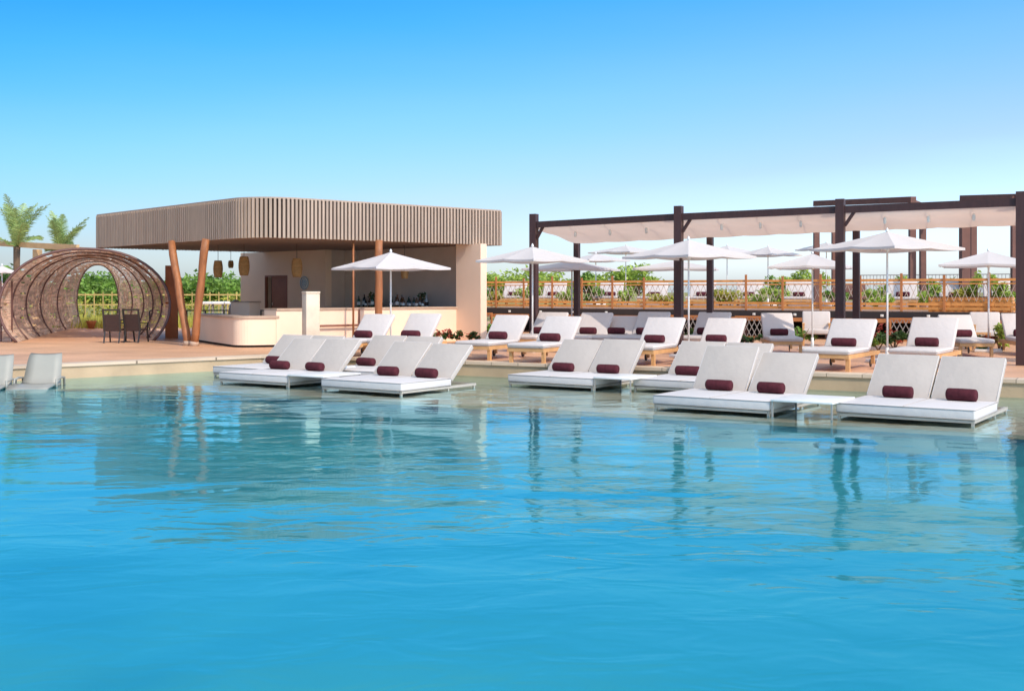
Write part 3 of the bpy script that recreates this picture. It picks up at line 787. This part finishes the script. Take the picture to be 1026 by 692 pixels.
while x<22: m.box(x,x+.05,0,.02,0,1.45+random.uniform(-.04,.04)); x+=.45
m.build('slats','fence_yellow',t)
m=MB(); m.box(0,22,.022,.07,1.3,1.37); m.box(0,22,.022,.07,.8,.86); m.build('rail','fence_yellow',t)
t=thing('hedge','long yellow-green hedge behind the thin fence left of the bar','hedge',at(120,60,.2)); rnd=random.Random(6); m=MB()
for k in range(70): m.leaves((-13+k*.38,rnd.uniform(-.4,.4),rnd.uniform(.3,1.0)),(.6,.5,.55),70,.10,rnd=rnd)
m.build('foliage','leaf_yellow',t)
g=MB(); rnd=random.Random(5)
for _ in range(9000):
    d=rnd.uniform(44,57.5); px=rnd.uniform(-60,262); p=at(px,d,.2); h=rnd.uniform(.15,.5); a=rnd.uniform(0,6.28); w=.03
    g.add([(p.x-w*math.cos(a),p.y-w*math.sin(a),.2),(p.x+w*math.cos(a),p.y+w*math.sin(a),.2),(p.x+rnd.uniform(-.1,.1),p.y,.2+h)],[(0,1,2)])
tag(g.build('grass','leaf_yellow'),'tall yellow-green grass growing behind the deck','grass',kind='stuff')
# dark low railing behind slanted logs
t=thing('railing','low dark metal railing behind the slanted logs','railing',at(150,37.5,ZD),R(3))
m=MB(); m.box(0,4.2,-.02,.02,.78,.82); m.build('top_rail','dark_metal',t)
for k in range(8): m=MB(); m.box(k*.6-.02,k*.6+.02,-.02,.02,0,.778); m.build('post','dark_metal',t)
# white tables beyond
for i,(px,d) in enumerate([(207,43),(218,43.5),(230,44)]):
    t=thing('table',['left','middle','right'][i]+' one of three white tables in the field behind the bar counter','table',at(px,d,.2),.2*i,'white tables behind the bar counter')
    m=MB(); m.rbox(-.24,.24,-.4,.4,1.02,1.12,.02,2); m.build('tabletop','white_metal',t)
    for x in (-.18,.18):
        for y in (-.3,.3): m=MB(); m.box(x-.02,x+.02,y-.02,y+.02,0,1.02); m.build('leg','grey_metal',t)

# ------------------------------------------------------------------ palms and the far timber frame
def palm(p,h,fl,label,n=16,seed=1,up=.9):
    t=thing('palm_tree',label,'palm tree',p,0,'palm trees behind the wicker tunnel'); rnd=random.Random(seed)
    m=MB(); m.tube([(0,0,0),(.03,0,h*.3),(-.02,.02,h*.7),(0,0,h)],[.17,.14,.12,.13],9); m.build('trunk','bark',t)
    for k in range(n):
        a=k*2.399+rnd.uniform(-.2,.2); el=R(rnd.uniform(58,88)) if rnd.random()<up else R(rnd.uniform(15,40)); ln=fl*rnd.uniform(.8,1.08)
        pts=[]; q=Vector((0,0,h)); e=el
        for i in range(11):
            pts.append(q.copy()); q=q+Vector((math.cos(a)*math.cos(e),math.sin(a)*math.cos(e),math.sin(e)))*ln/10; e-=R(rnd.uniform(1.0,5.5))
        fr_=MB(); fr_.tube(pts,[.028-.0024*i for i in range(11)],5)
        for i in range(1,len(pts)-0):
            for s_ in range(5):
                b=pts[i-1].lerp(pts[i],s_/5); d_=(pts[i]-pts[i-1]).normalized(); sd=d_.cross(Vector((0,0,1))).normalized(); upv=sd.cross(d_)
                tt_=(i-1+s_/5)/10; ll=fl*.23*math.sin(PI*min(.98,.12+.86*tt_))**.7
                for sg in (-1,1):
                    dd=(sd*sg*.8+d_*.62+upv*rnd.uniform(-.25,.3)).normalized()
                    w=d_*.016
                    fr_.add([b-w,b+w,b+dd*ll*.6+w*.8+Vector((0,0,-.02)),b+dd*ll+Vector((0,0,-ll*.25)),b+dd*ll*.6-w*.8+Vector((0,0,-.02))],[(0,1,2,3,4)])
        fr_.build('frond','palm_leaf',t)
palm(at(17,44,.2),zat(247,44)-.2,1.95,'taller palm tree at the left edge above the wicker tunnel',13,3,.85)
palm(at(60,46,.2),zat(252,46)-.2,1.75,'shorter palm tree just left of the bar roof',11,9,.8)
t=thing('timber_frame','pale yellow timber frame behind the palms at the left','pergola',at(-30,47,.2))
o=Vector(t.location)
for a,b in (((-30,47,242.5),(78,41,248.0)),):
    A_=at(a[0],a[1],zat(a[2],a[1]))-o; B_=at(b[0],b[1],zat(b[2],b[1]))-o
    m=MB(); m.bar(A_,B_,.12,.20); m.build('beam','pale_wood',t)
    m=MB(); m.bar(A_+Vector((0,2.5,.02)),B_+Vector((0,2.5,-.02)),.12,.16); m.build('rear_beam','pale_wood',t)
for px,d in ((37.5,43.5),(-20,46)):
    p=at(px,d)-Vector((o.x,o.y,0)); m=MB(); m.box(p.x-.13,p.x+.13,p.y-.13,p.y+.13,0,zat(250,d)-.2); m.build('post','pale_wood',t)

# ------------------------------------------------------------------ the wicker tunnel
def tunnel():
    a=at(86.5,32.6); b=at(98,47.5)
    t=thing('wicker_tunnel','flared woven wicker tunnel with dark bent ribs on the deck','tunnel',(a.x,a.y,ZD)); o=Vector((a.x,a.y,ZD))
    NK=6
    ax=(b-a).normalized(); wd=Vector((ax.y,-ax.x,0))
    def S(v,th):   # v 0 near .. 1 far
        c=a.lerp(b,v); hw=2.28*(1-v)+.82*v+.10*math.sin(v*PI); vr=1.62*(1-v)+1.52*v; hc=1.02
        x=math.cos(th); z=math.sin(th)
        x=math.copysign(abs(x)**.92,x)
        p=c+wd*hw*x+ax*(.25*z*(1-v)); return Vector((p.x,p.y,ZD+hc+vr*z))-o
    th0=-math.asin(1.02/1.62)
    vks=[0,.13,.29,.47,.70,1.0]
    for v in vks:
        m=MB(); t0=-math.asin(min(.99,1.02/(1.62*(1-v)+1.52*v)))
        pts=[S(v,t0+(PI-2*t0)*i/36) for i in range(37)]
        m.tube(pts,.04,7); m.build('rib','ring_wood',t)
    rnd=random.Random(4); m=MB(); NU=126
    for i in range(NU):
        u=i/(NU-1); v=-.0
        while v<1:
            ln=rnd.uniform(.025,.075); v1=min(1,v+ln)
            dens = .94
            if rnd.random()<dens:
                t0=-math.asin(min(.99,1.02/(1.62*(1-v)+1.52*v)))
                th=t0+(PI-2*t0)*u; hw_=(.0235 if .58<u<.97 else .0182)*rnd.uniform(.65,1.1); j=rnd.uniform(-.004,.004)
                pin=.97+rnd.uniform(-.012,.012)
                q=[S(v,th-hw_+j),S(v1,th-hw_-j),S(v1,th+hw_-j),S(v,th+hw_+j)]
                m.add(q,[(0,1,2,3)])
            v=v1+rnd.uniform(.001,.006)
    for i in range(70):
        v=rnd.random(); ta=rnd.uniform(0,1); tb=ta+rnd.uniform(.1,.5)
        t0=th0; pts=[S(min(1,max(0,v+.02*math.sin(k))),t0+(PI-2*t0)*min(1,ta+(tb-ta)*k/10)) for k in range(11)]
        m.tube(pts,.012,4,False)
    m.build('weave','wicker',t)
tunnel()
# woven screen left of the tunnel
t=thing('woven_screen','woven wicker screen standing at the left edge beside the tunnel','screen',at(-22,32.6,ZD))
m=MB(); rnd=random.Random(8)
for i in range(62):
    z=.04+i*.026; x=0
    while x<.98:
        w=rnd.uniform(.1,.3); 
        if rnd.random()<.93: m.box(x,min(x+w,.98),.0,.012,z,z+.021)
        x+=w+.01
m.build('weave','wicker',t)
for x in (.0,.33,.66,.97): m=MB(); m.box(x-.02,x+.02,-.03,-.002,0,1.72); m.build('post','ring_wood',t)

# dark chairs near the tunnel
def dchair(px,d,label,rz):
    t=thing('wicker_chair',label,'chair',at(px,d,ZD),R(rz),'dark wicker chairs beside the tunnel')
    m=MB(); m.rbox(-.22,.22,-.30,.28,.33,.38,.015,2); m.build('seat','dark_wicker',t)
    b=MB(); 
    for x in (-.215,.215): b.box(x-.022,x+.022,-.02,.02,0,.66)
    b.box(-.192,.192,-.02,.02,.61,.65); o=b.build('back_frame','dark_metal',t,(0,-.28,.30)); o.rotation_euler=(R(14),0,0)
    m=MB(); m.box(-.19,.19,-.012,.012,.02,.50); m.build('woven_panel','dark_wicker',o)
    for x in (-.2,.2):
        for y,y2 in ((-.27,-.40),(.25,.34)): m=MB(); m.bar((x,y,.35),(x,y2,0),.035,.035); m.build('leg','dark_metal',t)
        m=MB(); m.bar((x*1.1,-.30,.55),(x*1.1,.26,.53),.04,.03); m.bar((x*1.1,.24,.53),(x*1.1,.25,.36),.03,.03); m.build('armrest','dark_metal',t)
    return t
dchair(115,32.0,'left one of two dark wicker chairs in front of the tunnel',6)
dchair(137,32.2,'right one of two dark wicker chairs in front of the tunnel',-4)
t=thing('bistro_table','small round dark table standing between the two wicker chairs','table',at(126,32.4,ZD))
m=MB(); m.lathe([(.16,.60),(.17,.615),(.17,.63)],18); m.build('tabletop','dark_metal',t)
m=MB(); m.tube([(0,0,.01),(0,0,.6)],.025,8); m.lathe([(.14,0),(.13,.02),(.03,.03)],14); m.build('pedestal','dark_metal',t)
t=MB(); t.rbox(-.19,.19,-.04,.04,0,zat(266,35)-ZD,.012,2)
tag(t.build('timber_slab','orange_panel',None,at(172,35,ZD)),'upright flat orange-brown timber slab behind the left slanted log','panel')
t=thing('terracotta_pot','small terracotta pot on the deck inside the tunnel','pot',at(91.5,44,ZD))
m=MB(); m.lathe([(.10,0),(.17,.22),(.2,.26),(.2,.30),(.16,.30),(.15,.25)],14); m.build('bowl','log',t)

# ------------------------------------------------------------------ the bar
def rpoly(pts, rads, seg=10):
    out=[]; n=len(pts)
    for i in range(n):
        p=Vector(pts[i]); a=(Vector(pts[i-1])-p); b=(Vector(pts[(i+1)%n])-p); r=rads[i]
        ua=a.normalized(); ub=b.normalized(); ang=ua.angle(ub); tl=r/math.tan(ang/2)
        s=p+ua*tl; e=p+ub*tl; c=p+(ua+ub).normalized()*(r/math.sin(ang/2))
        a0=math.atan2(s.y-c.y,s.x-c.x); a1=math.atan2(e.y-c.y,e.x-c.x); da=(a1-a0+PI)%(2*PI)-PI
        for k in range(seg+1): out.append((c.x+r*math.cos(a0+da*k/seg),c.y+r*math.sin(a0+da*k/seg)))
    return out
ZS, ZR = 3.04, 4.05
A_=Vector((-6.28,28.15)); B_=at(506,33.4).xy; Cc=at(91.5,35.5).xy; D_=B_+(Cc-A_)
bar_o=Vector((-6.5,33.5,ZD))
bar=thing('pool_bar','pool bar pavilion with a broad slatted roof and beige walls','bar building',bar_o)
def bl(pts): return [(p[0]-bar_o.x,p[1]-bar_o.y) for p in pts]
rp=rpoly([tuple(A_),tuple(B_),tuple(D_),tuple(Cc)],[1.15,.22,.5,.42],14)
rl_=bl(rp)
m=MB(); 
def inset(poly,d):
    n=len(poly); out=[]
    cx=sum(p[0] for p in poly)/n; cy=sum(p[1] for p in poly)/n
    for i in range(n):
        a=Vector(poly[i-1]); b=Vector(poly[(i+1)%n]); t_=(b-a).normalized(); nn=Vector((-t_.y,t_.x))
        p=Vector(poly[i])
        if nn.dot(Vector((cx,cy))-p)<0: nn=-nn
        q=p+nn*d; out.append((q.x,q.y))
    return out
ri=inset(rl_,.09)
m.prism(ri,ZS+.03-ZD,ZR-.03-ZD)
roof=m.build('roof','slat_backing',bar)
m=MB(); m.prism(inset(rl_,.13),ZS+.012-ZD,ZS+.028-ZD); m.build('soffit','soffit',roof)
m=MB(); m.prism(inset(rl_,.02),ZR-.028-ZD,ZR+.012-ZD); m.build('roof_cap','slat',roof)
# slats along the perimeter
m=MB(); per=0; n=len(rl_); acc=0; step=.112
for i in range(n):
    a=Vector(rl_[i]); b=Vector(rl_[(i+1)%n]); d_=(b-a); ln=d_.length
    if ln<1e-6: continue
    u=d_/ln; s=(step-acc) if acc>0 else 0
    while s<=ln:
        p=a+u*s; M=Matrix.Translation((p.x,p.y,0))@Matrix.Rotation(math.atan2(u.y,u.x),4,'Z')
        cx=Vector((0,0)); 
        nn=Vector((-u.y,u.x)); inw = 1 if nn.dot(-p+Vector((0,.5)))>0 else -1
        y0,y1=(0,.085) if inw>0 else (-.085,0)
        dz=random.uniform(-.004,.004)
        m.box(-.031,.031,y0,y1,ZS-ZD+dz,ZR-.029-ZD,M); s+=step
    acc=(ln-(s-step))
m.build('slat_cladding','slat',roof)
# back wall with niche
wa=at(241,40.3); wb=at(481.5,32.4); wd_=(wb-wa); wl=wd_.length; wu=wd_.normalized(); wn=Vector((-wu.y,wu.x,0))   # wn points to the back
def along(px):
    k=(px-CX)/F; return (k*wa.y-wa.x)/(wu.x-k*wu.y)
MW=Matrix.Translation(Vector((wa.x,wa.y,ZD))-bar_o)@Matrix.Rotation(math.atan2(wu.y,wu.x),4,'Z')
sa=along(326); sb=along(457); da_=along(265.5); db_=along(288)
HWL=ZS+.01-ZD
zsill=.93
m=MB()
dh=zat(276,39.2)-ZD
m.box(0,da_,0,.25,0,HWL,MW); m.box(da_,db_,0,.25,dh,HWL,MW); m.box(db_,sa,0,.25,0,HWL,MW)
m.box(sa,sb,0,.25,0,zsill,MW); m.box(sb,wl,0,.25,0,HWL,MW)
m.build('wall','stucco',bar)
rw=[(wl-.02,.253),(wl-1.35,1.3),(.1,1.3),(.1,.253),(.25,.253),(.25,1.15),(wl-1.5,1.15),(wl-.36,.253)]
m=MB(); m.prism([tuple((MW@Vector((x,y,0))).xy) for x,y in rw],0,HWL); m.build('rear_wall','stucco',bar)
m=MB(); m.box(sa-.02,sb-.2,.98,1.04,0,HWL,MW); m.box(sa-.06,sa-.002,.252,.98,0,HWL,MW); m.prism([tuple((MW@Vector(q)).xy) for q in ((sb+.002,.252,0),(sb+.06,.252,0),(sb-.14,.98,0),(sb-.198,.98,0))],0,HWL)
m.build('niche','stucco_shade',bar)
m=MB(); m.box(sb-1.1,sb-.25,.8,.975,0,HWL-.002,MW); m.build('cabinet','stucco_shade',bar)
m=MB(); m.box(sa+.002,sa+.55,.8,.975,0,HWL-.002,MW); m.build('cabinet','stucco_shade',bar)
m=MB(); m.box(sa+.002,sb-.15,.03,.78,zsill-.05,zsill,MW); m.build('sill','counter_top',bar)
# door
m=MB(); m.box(da_+.25,db_-.02,.10,.14,0,dh-.02,MW); dr=m.build('door','door_wood',bar)
m=MB(); m.box(da_+.30,da_+.33,.07,.098,.95,1.05,MW); m.build('handle','steel',dr)
m=MB(); m.box(da_,da_+.04,-.012,.1,0,dh,MW); m.box(db_-.04,db_,-.012,.1,0,dh,MW); m.box(da_+.04,db_-.04,-.012,.1,dh-.05,dh,MW); m.build('door_frame','door_wood',bar)
m=MB(); m.box(da_,db_,.26,.3,0,dh,MW); m.build('doorway','void',bar)
# counters
fc=[tuple(at(196,32.6).xy), tuple(at(243,29.0).xy), tuple(at(284,28.75).xy)]
c0=Vector(fc[0]); c1=Vector(fc[1]); 
rdir=(B_-A_).normalized(); rn=Vector((-rdir.y,rdir.x))
P1=Vector((-6.95,28.95)); 
E1=at(457,33.05).xy
S0=Vector(at(279,29.35).xy)                      # where the raised part begins
lowpoly=[tuple(c0),tuple(P1),tuple(S0),tuple(S0+rn*.6),tuple(P1+Vector((.05,.75))),tuple(c0+Vector((.62,.25)))]
lp=rpoly(lowpoly,[.05,.42,.02,.02,.05,.05],8)
zl=zat(316.5,29.2)-ZD
m=MB(); m.prism(bl(lp),.06,zl-.06); cn=m.build('counter','stucco',bar)
m=MB(); m.prism(inset(bl(lp),-.035),zl-.058,zl); m.build('worktop','counter_top',cn)
m=MB(); m.prism(inset(bl(lp),.04),0,.058); m.build('plinth','void',cn)
dE=(E1-S0).normalized(); nE=Vector((-dE.y,dE.x)); hi=[tuple(S0-dE*.06),tuple(E1+dE*.3),tuple(E1+dE*.3+nE*.55),tuple(S0-dE*.06+nE*.65)]
zh=zat(308.5,30.5)-ZD
m=MB(); m.prism(bl(hi),.0,zh-.05); cn=m.build('counter','stucco',bar)
m=MB(); m.prism(inset(bl(hi),-.03),zh-.048,zh); m.build('worktop','counter_top',cn)
m=MB()
ra=S0+dE*1.0-nE*.12; rb=S0+dE*2.4-nE*.12
q=Vector((ra.x-bar_o.x,ra.y-bar_o.y,.52)); q2=Vector((rb.x-bar_o.x,rb.y-bar_o.y,.52)); m.tube([q,q2],.03,8)
m.build('foot_rail','door_wood',cn)
# seam post on the counter face
rb2=S0+dE*2.42-nE*.015; m=MB(); m.box(-.02,.02,-.015,.013,0,zh-.05,Matrix.Translation((rb2.x-bar_o.x,rb2.y-bar_o.y,0))@Matrix.Rotation(math.atan2(dE.y,dE.x),4,'Z')); m.build('seam','door_wood',cn)
# end wall at the right

# columns
def col(pb,pt,r,nm='column'):
    m=MB(); pb=Vector(pb)-bar_o; pt=Vector(pt)-bar_o; pts=[pb.lerp(pt,i/8)+Vector((math.sin(i*1.7)*.008,math.cos(i*2.3)*.008,0)) for i in range(9)]
    pts[-1].z=pt.z; m.tube(pts,[r*(1+.06*math.sin(i*2.1)) for i in range(9)],12); o=m.build(nm,'log',bar)
    m=MB(); m.lathe([(r*1.25,0),(r*1.25,.10),(r*1.1,.12)],14,Matrix.Translation((pb.x,pb.y,0))); m.build('foot_sleeve','counter_top',o)
col(at(188.5,30.2,ZD+.0),tuple(at(171.5,31.2).xy)+(ZS+.01,),.10)
col(at(194.5,30.0,ZD+.0),tuple(at(206,29.6).xy)+(ZS+.01,),.10)
col(at(379.5,30.2,ZD),tuple(at(379.5,30.2).xy)+(ZS+.01,),.10)
m=MB(); p=at(354,30.3,ZD)-bar_o; m.tube([p,p+Vector((0,0,ZS+.01-ZD))],.028,8); m.build('pole','log',bar)
# pendants
def pendant(px,d,y0_,y1_,wpx,label):
    zt=zat(y0_,d); zb=zat(y1_,d); r=wpx*d/F/2; h=zt-zb; p=at(px,d,zb)
    t=thing('pendant_lantern',label,'lantern',p,0,'woven pendant lanterns under the bar roof')
    m=MB(); pr=[]
    for i in range(13):
        k=i/12; pr.append((r*(.62+.38*math.sin(PI*(.08+.84*k))**.8),h*k))
    m.lathe([(r*.3,0)]+pr+[(r*.3,h)],16); m.build('shade','lantern',t)
    m=MB()
    for i in range(9): 
        k=(i+.5)/9; rr=r*(.62+.38*math.sin(PI*(.08+.84*k))**.8)+.004; m.lathe([(rr-.006,h*k-.008),(rr+.006,h*k),(rr-.006,h*k+.008)],16)
    m.build('woven_band','lantern',t)
    m=MB(); m.tube([(0,0,h),(0,0,ZS+.013-zb)],.008,5); m.build('cord','dark_metal',t)
pendant(218.5,33.5,261,278,9.5,'leftmost large woven lantern, hanging in front of the trees')
pendant(231.3,38.5,261,268.5,5.5,'smallest woven lantern, hanging between two large ones')
pendant(244.5,33.0,257,276,11,'large woven lantern hanging in front of the left end of the bar wall')
pendant(297.5,32.5,259,277.5,11,'large woven lantern hanging beside the round emblem')
pendant(405.5,33.5,264,279,8,'woven lantern half hidden behind the bar parasol')
# round emblem on the wall
k=along(306); p=wa+wu*k-wn*.03
t=thing('emblem_sign','round blue and white lattice emblem on the bar wall above the pillar','sign',(p.x,p.y,zat(283.5,p.y)),math.atan2(wu.y,wu.x))
r=.21
def MY(y): return Matrix.Translation((0,y,0))@Matrix.Rotation(R(90),4,'X')
m=MB(); m.lathe([(r,-.012),(r,.012)],30,MY(0)); m.build('disc','sign_pale',t)
m=MB()
for rr,w in ((r,.022),(r*.62,.014)):
    pts=[(rr*math.cos(a*PI/18),-.02,rr*math.sin(a*PI/18)) for a in range(37)]; m.tube(pts,w*.6,6,False)
for k in range(8):
    a=k*PI/4; m.bar((r*.15*math.cos(a),-.02,r*.15*math.sin(a)),(r*.6*math.cos(a+.5),-.02,r*.6*math.sin(a+.5)),.012,.016)
for k in (-.3,0,.3): m.bar((-r*.5,-.024,r*k),(r*.5,-.024,r*k),.01,.02)
m.build('ring_pattern','sign_blue',t)
# cream pillar in front of the counter
p=at(311.5,27.6,ZD)
t=thing('stone_pillar','square cream stone pillar standing before the bar counter','pillar',p,R(28))
m=MB(); m.rbox(-.17,.17,-.17,.17,0,zat(292,27.6)-ZD-.05,.012,2); m.build('shaft','pillar_stone',t)
m=MB(); h_=zat(292,27.6)-ZD; m.rbox(-.178,.178,-.178,.178,h_-.05,h_,.008,2); m.build('cap','pillar_stone',t)
# oven and cabinet behind the low counter
p=at(246,34.5,ZD)
t=thing('bar_station','beige service block behind the left end of the bar counter','cabinet',p,R(-20))
hh=zat(303,34.5)-ZD
m=MB(); m.rbox(-.33,.33,-.3,.3,0,hh,.02,2); m.build('body','stucco',t)
m=MB(); m.rbox(-.35,.35,-.32,.32,hh+.001,hh+.035,.01,2); m.build('top','counter_top',t)
t=thing('steel_machine','rounded grey steel machine beside the service block','appliance',at(236.5,35.0,ZD),0)
m=MB(); m.lathe([(.22,0),(.24,.5),(.24,.8),(.2,1.0),(.12,1.12),(.04,1.17)],18); m.build('body','steel',t)
m=MB(); m.tube([(0,-.25,.7),(0,-.27,.9)],.02,6); m.build('handle','dark_metal',t)
# bottles on the sill
kinds=['bottle_dark','bottle_dark','bottle_clear','bottle_green','bottle_amber']
rb_=random.Random(21); protos={}
word={'bottle_dark':'black','bottle_clear':'clear','bottle_green':'dark green','bottle_amber':'amber'}
for i in range(30):
    px=357+i*(419-357)/29+rb_.uniform(-.7,.7)
    if 374<px<385: continue
    kd=kinds[rb_.randrange(5)]; k=along(px); q=wa+wu*k+wn*(.12+.12*(i%3)); h_=rb_.uniform(.27,.42)
    if kd not in protos:
        m=MB(); m.lathe([(.034,0),(.038,.01),(.038,.19),(.030,.225),(.014,.26),(.013,.32),(.016,.322),(.016,.335)],12)
        o=m.build('bottle',kd); protos[kd]=o
        m=MB(); m.lathe([(.017,.325),(.017,.35)],10); m.build('cap','steel',o)
        m=MB(); m.lathe([(.0388,.06),(.0388,.15)],12); m.build('paper_label','sign_pale' if kd!='bottle_clear' else 'bottle_dark',o)
    else: o=copytree(protos[kd])
    s=h_/.34; o.scale=(s*1.25,s*1.25,s); o.location=(q.x,q.y,ZD+zsill)
    tag(o,word[kd]+' glass bottle in the row at the back of the bar','bottle',word[kd]+' bottles at the back of the bar')
# two leafy drinks plants in pots among the bottles
for i,px in enumerate((358,408)):
    k=along(px); q=wa+wu*k+wn*.6
    t=thing('potted_plant',['left','right'][i]+' small dark potted plant among the bar bottles','plant',(q.x,q.y,ZD+zsill))
    m=MB(); m.lathe([(.06,0),(.08,.15),(.07,.15)],12); m.build('pot','dark_metal',t)
    m=MB(); m.leaves((0,0,.34),(.15,.15,.18),90,.05,rnd=rb_); m.tube([(0,0,.1),(0,0,.4)],.01,5); m.build('foliage','leaf_dark',t)

# ------------------------------------------------------------------ grey in-water loungers at left
def make_wl():
    t=thing('pool_chaise','x','lounger',group='grey moulded loungers in the water')
    prof=[(-.95,.04),(-.75,.10),(-.35,.13),(0,.10),(.10,.11),(.20,.24),(.33,.48),(.42,.60),(.47,.63)]
    def strip(prof,w0,w1,nm,th=.05):
        m=MB(); vs=[]; n=len(prof)
        for sgn in (0,1):
            for i,(y,z) in enumerate(prof):
                w=w0+(w1-w0)*i/(n-1); k=th if sgn else 0
                for x in (-w,-w*.5,0,w*.5,w): vs.append((x,y,z-k-.02*(1-(x/w)**2)))
        fs=[]; r_=5
        for i in range(n-1):
            for j in range(4):
                a=i*r_+j; fs.append((a,a+1,a+r_+1,a+r_)); b=a+n*r_; fs.append((b,b+r_,b+r_+1,b+1))
            for j in (0,4):
                a=i*r_+j; b=a+n*r_; fs.append((a,a+r_,b+r_,b) if j==0 else (a,b,b+r_,a+r_))
        for i in (0,n-1):
            for j in range(4):
                a=i*r_+j; b=a+n*r_; fs.append((a,b,b+1,a+1) if i==0 else (a,a+1,b+1,b))
        m.add(vs,fs,True); return m.build(nm,'plastic_grey',t)
    strip(prof[:5],.34,.345,'seat'); strip(prof[4:],.335,.27,'backrest')
    for x in (-.36,.36):
        m=MB(); m.tube([(x,-.3,.02),(x,-.3,.19),(x*1.02,0,.21),(x,.25,.19),(x,.28,-.03)],.022,8); m.build('armrest','plastic_grey',t)
    m=MB()
    for y in (-.7,.0): m.box(-.25,.25,y-.03,y+.03,-.035,.055)
    m.build('base','plastic_grey',t)
    return t
c0_=make_wl(); c0_.location=at(40,20.75,-.06); c0_.rotation_euler=(0,0,R(8)); c0_['label']='grey moulded pool lounger nearer the picture, right one at the left edge'
c1_=copytree(c0_); c1_.location=at(-10,20.3,-.06); c1_['label']='grey moulded pool lounger cut off by the left picture edge'
c1_.rotation_euler=(0,0,R(8))

# ------------------------------------------------------------------ light, sky, camera
SUN_EL, SUN_AZ = 40, 37      # azimuth: degrees to the right of straight behind the camera
sx,sy=math.sin(R(SUN_AZ)),-math.cos(R(SUN_AZ))
sd=Vector((sx*math.cos(R(SUN_EL)),sy*math.cos(R(SUN_EL)),math.sin(R(SUN_EL))))
sun=bpy.data.lights.new('Sun','SUN'); sun.energy=3.1; sun.angle=R(0.6); sun.color=(1,.88,.74)
so=bpy.data.objects.new('Sun',sun); C.objects.link(so); so.rotation_euler=(-sd).to_track_quat('-Z','Y').to_euler()
w=bpy.data.worlds.new('World'); sc.world=w; w.use_nodes=True; nt=w.node_tree; bg=nt.nodes['Background']
sk=nt.nodes.new('ShaderNodeTexSky'); sk.sky_type='NISHITA'; sk.sun_disc=False; sk.sun_elevation=R(SUN_EL); sk.sun_rotation=math.atan2(sd.x,sd.y)
sk.air_density=1.0; sk.dust_density=1.0; sk.ozone_density=2.0
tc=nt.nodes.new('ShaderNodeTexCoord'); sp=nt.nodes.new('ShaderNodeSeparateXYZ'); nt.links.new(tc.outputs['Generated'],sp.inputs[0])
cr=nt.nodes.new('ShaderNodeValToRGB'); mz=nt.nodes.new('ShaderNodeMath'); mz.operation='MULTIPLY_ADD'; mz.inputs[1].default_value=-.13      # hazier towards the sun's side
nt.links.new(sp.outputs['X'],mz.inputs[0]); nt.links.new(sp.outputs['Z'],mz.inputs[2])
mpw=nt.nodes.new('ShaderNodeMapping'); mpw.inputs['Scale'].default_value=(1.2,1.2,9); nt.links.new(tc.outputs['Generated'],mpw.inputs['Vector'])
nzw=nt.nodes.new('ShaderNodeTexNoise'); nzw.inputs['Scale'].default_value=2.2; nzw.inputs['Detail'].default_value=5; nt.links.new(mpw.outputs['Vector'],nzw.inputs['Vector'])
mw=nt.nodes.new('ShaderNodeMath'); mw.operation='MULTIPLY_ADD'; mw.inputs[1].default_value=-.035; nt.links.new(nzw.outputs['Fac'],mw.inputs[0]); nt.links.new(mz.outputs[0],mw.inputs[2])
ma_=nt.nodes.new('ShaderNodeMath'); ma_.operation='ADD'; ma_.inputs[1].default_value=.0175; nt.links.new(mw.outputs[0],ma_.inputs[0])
nt.links.new(ma_.outputs[0],cr.inputs[0])     # low in the sky it clears the yellow haze of the model towards a deeper blue
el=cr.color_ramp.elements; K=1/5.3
stops=[(0.0,(1.35,1.46,1.85)),(.03,(1.14,1.27,1.58)),(.076,(.93,1.04,1.34)),(.161,(.62,1.07,1.36)),(.246,(.26,1.0,1.60)),(.30,(.12,.90,1.60)),(.36,(.3,.95,1.5)),(.52,(1.5,1.5,1.5)),(1.0,(5.3,4.2,2.8))]  # overhead stops, out of view, brightened and warmed as added fill for the shade
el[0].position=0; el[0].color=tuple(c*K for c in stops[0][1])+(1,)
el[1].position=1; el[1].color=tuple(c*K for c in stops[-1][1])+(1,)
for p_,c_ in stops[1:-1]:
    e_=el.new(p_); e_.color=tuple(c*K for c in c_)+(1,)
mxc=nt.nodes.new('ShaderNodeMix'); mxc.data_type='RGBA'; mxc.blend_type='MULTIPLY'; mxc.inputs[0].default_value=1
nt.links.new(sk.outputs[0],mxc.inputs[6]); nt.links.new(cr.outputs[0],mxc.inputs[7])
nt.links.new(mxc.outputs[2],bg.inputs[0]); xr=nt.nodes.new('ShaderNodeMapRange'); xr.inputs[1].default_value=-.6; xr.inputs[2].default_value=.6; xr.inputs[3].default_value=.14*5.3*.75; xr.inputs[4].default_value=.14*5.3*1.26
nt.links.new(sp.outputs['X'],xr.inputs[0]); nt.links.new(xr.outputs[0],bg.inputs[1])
cam=bpy.data.cameras.new('Camera'); co=bpy.data.objects.new('Camera',cam); C.objects.link(co)
co.location=(0,0,H); co.rotation_euler=(R(90),0,0)
cam.sensor_width=36; cam.lens=36*F/1026; cam.shift_y=-(346-Y0)/1026; cam.clip_end=4000; cam.clip_start=.1
sc.camera=co
sc.view_settings.view_transform='Standard'; sc.view_settings.look='None'; sc.view_settings.exposure=0
sc.render.engine='CYCLES'
sc.cycles.max_bounces=8; sc.cycles.transparent_max_bounces=16
